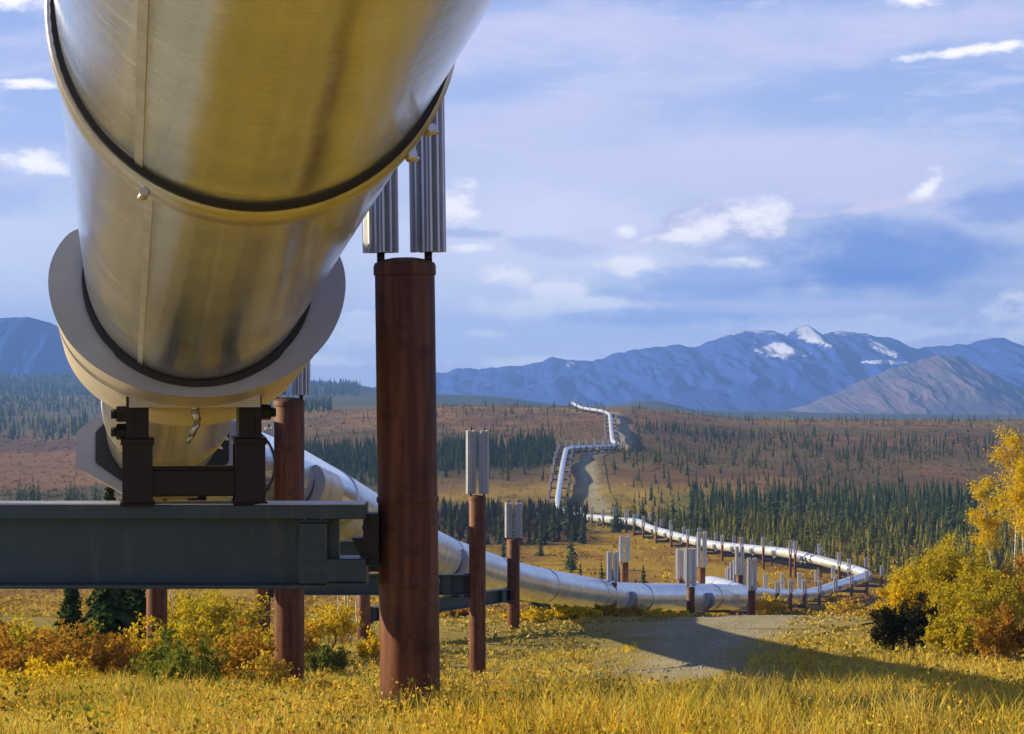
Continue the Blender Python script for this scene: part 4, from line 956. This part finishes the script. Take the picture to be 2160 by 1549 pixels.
for a in ((130000, 8.5, 20, .05, .21, .007, 51, 11), (70000, 20, 36, .05, .17, .012, 52, 10), (50000, 36, 66, .06, .20, .022, 53, 8)):
    V, Q = blades(*a); Vs.append(V); Qs.append(Q + o_); o_ += len(V)
tag(link('meadow_grass', np_mesh('meadow_grass', np.concatenate(Vs), np.concatenate(Qs), M['grass'])), 'golden and green autumn grass covering the near slope', None, None, 'stuff')
def herbs(n, d0, d1, seed, size, hgt, K=26):
    g = np.random.default_rng(seed); d = np.sqrt(g.uniform(d0 ** 2, d1 ** 2, n)); x = g.uniform(-.29, .29, n) * d
    ok = fbm(x / 1.1 + seed, d / 1.1, 3) > .46; px = 1080 + F * x / d; ok &= ~((d > 44) & (np.abs(px - 1455) < 1.6 / d * F)) & ~pad_in(x, d)
    x, d = x[ok], d[ok]; n = len(x); hh = hgt * (.4 + .9 * g.random(n)); c0 = np.stack([x, d, H(x, d)], 1)
    t_ = g.random(n * K); sp = np.repeat(hh, K)
    pts = np.repeat(c0, K, 0) + np.stack([g.normal(size=n * K) * sp * .28, g.normal(size=n * K) * sp * .28, t_ * sp], 1)
    return leaves(pts, size, g, 1.7, .4)
Vs = []; Qs = []; o_ = 0
for a in ((1500, 10, 20, 61, .015, .21, 18), (1500, 20, 36, 62, .024, .22, 18), (1100, 36, 64, 63, .042, .25, 18)):
    V, Q = herbs(*a); Vs.append(V); Qs.append(Q + o_); o_ += len(V)
tag(link('leafy_undergrowth', np_mesh('leafy_undergrowth', np.concatenate(Vs), np.concatenate(Qs), M['herb'])), 'small leafy plants in yellow, green and rust among the grass', None, None, 'stuff')

# ------------------------------------------------------------------ shrubs and broadleaf trees
g = np.random.default_rng(91); n = 300; d = np.sqrt(g.uniform(11 ** 2, 24 ** 2, n)); x = g.uniform(-.28, .28, n) * d; ok = (fbm(x / 1.6 + 4, d / 1.6, 3) > .50) & ~pad_in(x, d); x, d = x[ok], d[ok]; n = len(x)
hh = .12 + .2 * g.random(n); pts = np.repeat(np.stack([x, d, H(x, d)], 1), 22, 0) + np.stack([g.normal(size=n * 22) * .045, g.normal(size=n * 22) * .045, g.random(n * 22) * np.repeat(hh, 22)], 1)
V, Q = leaves(pts, .017, g, 2.2, .3); tag(link('leafy_weeds', np_mesh('leafy_weeds', V, Q, M['green'])), 'green broad-leaved weeds dotted through the near grass', None, None, 'stuff')
def shrub(name, px, d, wdt, hgt, nl, size, leafm, seed, label, nst=14, cat='shrub', upright=.5, dep=None):
    x, y = XY(px, d); e = empty(name, (x, y, Hs(x, y) - .05), label, cat)
    g = np.random.default_rng(seed); b = MB(); tips = []; dep = dep or wdt
    nst = int(nst * 2.2)
    for i in range(nst):
        a = g.random() * 6.283; rr = math.sqrt(g.random()); tx, ty_ = math.cos(a) * rr * wdt * .46, math.sin(a) * rr * dep * .46; th = hgt * (1 - .4 * rr ** 2) * (.5 + .62 * g.random())
        p = Vector((tx * .55, ty_ * .55, 0)); q = Vector((tx * .8, ty_ * .8, th * .55)); r_ = Vector((tx * 1.05, ty_ * 1.05, th))
        t0 = .008 * hgt; b.cyl(p, q, t0, t0 * .6, n=5, caps=False); b.cyl(q, r_, t0 * .6, t0 * .15, n=5, caps=False); tips.append((p, q, r_))
        for k in range(4):
            f = .35 + .6 * g.random(); s0 = q.lerp(r_, (f - .5) * 2) if f > .5 else p.lerp(q, f * 2)
            s_e = s0 + Vector((g.normal() * wdt * .07, g.normal() * dep * .07, hgt * .16 * (.5 + g.random()))); b.cyl(s0, s_e, t0 * .35, t0 * .1, n=4, caps=False); tips.append((s0, s0.lerp(s_e, .5), s_e))
    b.build('stems', M['stem'], e)
    per = nl // len(tips); pts = []
    for p, q, r_ in tips:
        t_ = .22 + .8 * g.random(per) ** .8
        A = np.array(p)[None] * ((1 - t_) ** 2)[:, None] + np.array(q)[None] * (2 * t_ * (1 - t_))[:, None] + np.array(r_)[None] * (t_ ** 2)[:, None]
        pts.append(A + g.normal(size=(per, 3)) * np.array([wdt * .022 + .01, dep * .022 + .01, hgt * .03]))
    pts = np.concatenate(pts); pts = pts[pts[:, 2] > .02]
    V, Q = leaves(pts, size, g, 1.9, upright)
    link('foliage', np_mesh('foliage', V, Q, leafm), e)
    return e
# left, under the beam
SH = [('bush', 20, 33, 1.9, .8, 4200, .035, 'rustleaf', 'rust-orange bush at the far left edge under the beam'),
      ('bush', 150, 36, 1.8, .9, 3800, .035, 'rustleaf', 'tall russet bush beside the dark spruces under the beam'),
      ('bush', 90, 28, 1.5, .45, 2400, .030, 'gold', 'low golden bush in front of the russet bushes'),
      ('bush', 400, 25, 1.1, .70, 2600, .030, 'green', 'green-leaved bush in front of the slim rusty post'),
      ('bush', 345, 26, .65, .85, 1600, .030, 'green', 'slender upright green bush hugging the slim rusty post'),
      ('bush', 480, 29, 1.3, .95, 3200, .032, 'rustleaf', 'orange bush between the slim post and the second post'),
      ('bush', 560, 26, .7, .55, 2200, .028, 'herb', 'mixed yellow and green low bush beside the second post'),
      ('willow_shrub', 455, 52, 2.6, 1.9, 7000, .05, 'willow', 'yellow-green willow behind the orange bush under the beam'),
      ('willow_shrub', 390, 60, 2.2, 1.7, 5000, .05, 'willow', 'low olive willow half hidden behind the slim rusty post'),
      ('bush', 690, 50, 1.1, .75, 2600, .045, 'green', 'dull green bush on the pad between second and nearest posts'),
      ('bush', 700, 66, 1.9, 1.15, 3200, .05, 'gold', 'yellow bush left of the farther rusty post'),
      ('bush', 790, 60, .9, .8, 2200, .05, 'gold', 'small yellow bush showing just left of the nearest post'),
      ('bush', 640, 23, .8, .35, 1800, .026, 'herb', 'yellow flowering tuft at the foot of the second post'),
      ('bush', 740, 21, .9, .30, 1800, .026, 'herb', 'low yellow leafy tuft left of the nearest post'),
      ('bush', 235, 31, 1.2, .75, 2600, .03, 'rustleaf', 'small russet bush between the dark spruces and slim post'),
      ('bush', 60, 42, 2.6, 1.0, 4200, .045, 'willow', 'olive bush behind the rust-orange bush at far left'),
      ('bush', 620, 60, 1.8, .9, 2600, .05, 'rustleaf', 'russet scrub seen just right of the second post'),
      ('bush', 670, 24, .9, .30, 1500, .025, 'rustleaf', 'low reddish tuft between second and nearest posts'),
      ('bush', 545, 40, 1.8, .9, 3000, .04, 'willow', 'olive yellow bush behind the second post'),
      ('bush', 310, 36, 1.3, .95, 2400, .035, 'gold', 'yellow bush behind the foot of the slim post'),
      # right side
      ('willow_shrub', 2005, 74, 4.2, 2.7, 30000, .048, 'willow', 'big yellow willow shrub below the bare trunks'),
      ('willow_shrub', 1925, 68, 2.0, 1.8, 11000, .045, 'gold', 'golden yellow willow at the left edge of the thicket'),
      ('willow_shrub', 2060, 66, 3.0, 2.1, 15000, .045, 'willow', 'olive yellow willow in the middle of the thicket'),
      ('willow_shrub', 2150, 72, 2.4, 2.2, 9000, .045, 'rustleaf', 'russet shrub under the golden birch'),
      ('bush', 1902, 59, 1.9, 1.4, 12000, .045, 'darkleaf', 'round blackish green bush at the left foot of the thicket'),  # shade on its side turned from the sun is put into leaf colour
      ('bush', 2020, 57, 1.7, 1.2, 6000, .045, 'willow', 'leafy bush right of the blackish bush'),
      ('bush', 2120, 55, 1.6, 1.3, 6000, .045, 'rustleaf', 'brown and russet bush at the lower right of the thicket'),
      ('bush', 1290, 98, 3.0, .5, 3500, .08, 'rustleaf', 'brown brush under the pipe before it levels out'),
      ('bush', 1190, 92, 3.0, .5, 3500, .08, 'gold', 'yellow brush under the pipe left of the first finned pair'),
      ('bush', 1120, 84, 1.9, .6, 2400, .07, 'gold', 'yellow brush beside the shorter white-finned post'),
      ('bush', 1390, 106, 3.0, .4, 2500, .08, 'gold', 'low yellow bush before the tallest finned post'),
      ('bush', 960, 230, 7, 4.5, 5000, .22, 'willow', 'yellow-green thicket behind the lone white-finned post'),
      ('bush', 960, 100, 2.4, .6, 3000, .09, 'rustleaf', 'russet brush under the pipe beside the lone post')]
for i, (nm, px, d, wd, hg, nl, sz, ml, lb) in enumerate(SH): shrub(nm, px, d, wd, hg, nl, sz, M[ml], 500 + i, lb, 12 + int(wd * 3))
g_ = random.Random(3)
for i in range(16):   # valley willows between the loops, each its own
    px = g_.uniform(1200, 1800); d = g_.uniform(205, 300); 
    e = shrub('willow_shrub', px, d, 2.4 + g_.random() * 2, 1.3 + g_.random(), 700, .2, M['gold' if g_.random() < .6 else 'rustleaf'], 700 + i, 'small autumn willow on the golden valley floor inside the pipe loop', 8)
    e['group'] = 'willows on the valley floor'
spruce_near('spruce_tree', 232, 44, 3.55, .62, 31, 'dark spruce whose top peeks over the beam left of the shoe')
spruce_near('spruce_tree', 285, 48, 2.35, .60, 32, 'shorter dark spruce beside the slim rusty post')
spruce_near('spruce_tree', 150, 42, 2.0, .42, 33, 'thin lighter green spruce left of the dark spruce')
def birch(px, d, h, nl, size, seed, label, lean=.06, crown_w=.22, bare=.42, leafm='gold', r0=.05, group=None):
    x, y = XY(px, d); e = empty('birch_tree', (x, y, Hs(x, y) - .05), label, 'tree', group)
    g = np.random.default_rng(seed); b = MB(); p = Vector((0, 0, -.1)); pts = [p]; la = g.random() * 6.28
    for i in range(9): p = p + Vector((math.cos(la) * lean * h * .1 + g.normal() * .012 * h, math.sin(la) * lean * h * .1, h / 9)); pts.append(p)
    for i in range(9): b.cyl(pts[i], pts[i + 1], r0 * (1 - i / 9.5), r0 * (1 - (i + 1) / 9.5), n=8, caps=False)
    b.build('trunk', M['birch'], e)
    b = MB(); L = []
    for i in range(34):
        f = bare + (1 - bare) * g.random(); k = min(int(f * 9), 8); q = pts[k].lerp(pts[k + 1], f * 9 - k); a = g.random() * 6.28; ln = h * crown_w * (1.15 - f * .75) * (.5 + .7 * g.random())
        t_ = q + Vector((math.cos(a) * ln, math.sin(a) * ln, ln * (.5 + .5 * g.random()))); b.cyl(q, t_, r0 * .22, r0 * .05, n=4, caps=False); L.append((q, t_))
    b.build('branches', M['birch'], e); per = nl // len(L); C = []
    for q, t_ in L:
        cl = 4
        for c_ in range(cl):
            f = .3 + .8 * g.random(); cc = np.array(q.lerp(t_, f)); C.append(cc[None] + g.normal(size=(per // cl, 3)) * h * .022)
    V, Q = leaves(np.concatenate(C), size, g, 1.4); link('crown', np_mesh('crown', V, Q, M[leafm]), e)
birch(2140, 80, 6.3, 6000, .052, 71, 'tallest golden birch with pale bent stem at the right edge', .05, .21, .52)
birch(2165, 79, 5.6, 5000, .052, 72, 'second golden birch close against the tallest one', .05, .21, .50)
birch(2095, 84, 5.0, 4600, .052, 73, 'slimmer golden birch on the left of the birch pair', .05, .20, .52)
for i, px in enumerate((372, 383, 300, 360, 742, 757, 728, 712)):
    birch(px, 62 + i * 1.7, 2.6 + .2 * (i % 3), 260, .05, 80 + i, ['thin bare birch stem just right of the slim post', 'second bare birch stem right of the slim post', 'pale birch stem left of the slim post', 'birch stem partly behind the slim post', 'bare pale stem beside the farther rusty post', 'bare stem nearest the farther rusty post', 'leaning bare stem left of the farther rusty post', 'leftmost bare stem near the farther rusty post'][i], .03, .10, .6, 'gold', .035)

# ------------------------------------------------------------------ haze: one closed box of even air round everything
HZ = True
if HZ:
    b = MB(); b.box(-9500, 9500, -420, 8900, -190, 180)
    hz = b.mesh('haze', M['galv']); hm = bpy.data.materials.new('haze_air'); hm.use_nodes = True; t = NT(hm.node_tree); t.n.clear()
    pv = t.new('ShaderNodeVolumePrincipled'); pv.inputs['Density'].default_value = 1.45e-4; pv.inputs['Color'].default_value = (.21, .45, 1.0, 1); pv.inputs['Anisotropy'].default_value = 0.1
    ou = t.new('ShaderNodeOutputMaterial'); t.l.new(pv.outputs[0], ou.inputs['Volume'])
    hz.materials.clear(); hz.materials.append(hm); tag(link('haze', hz), 'blue evening haze over the valley', None, None, 'stuff')
print('objects', len(sc.objects), 'verts', sum(len(o.data.vertices) for o in sc.objects if o.type == 'MESH'))
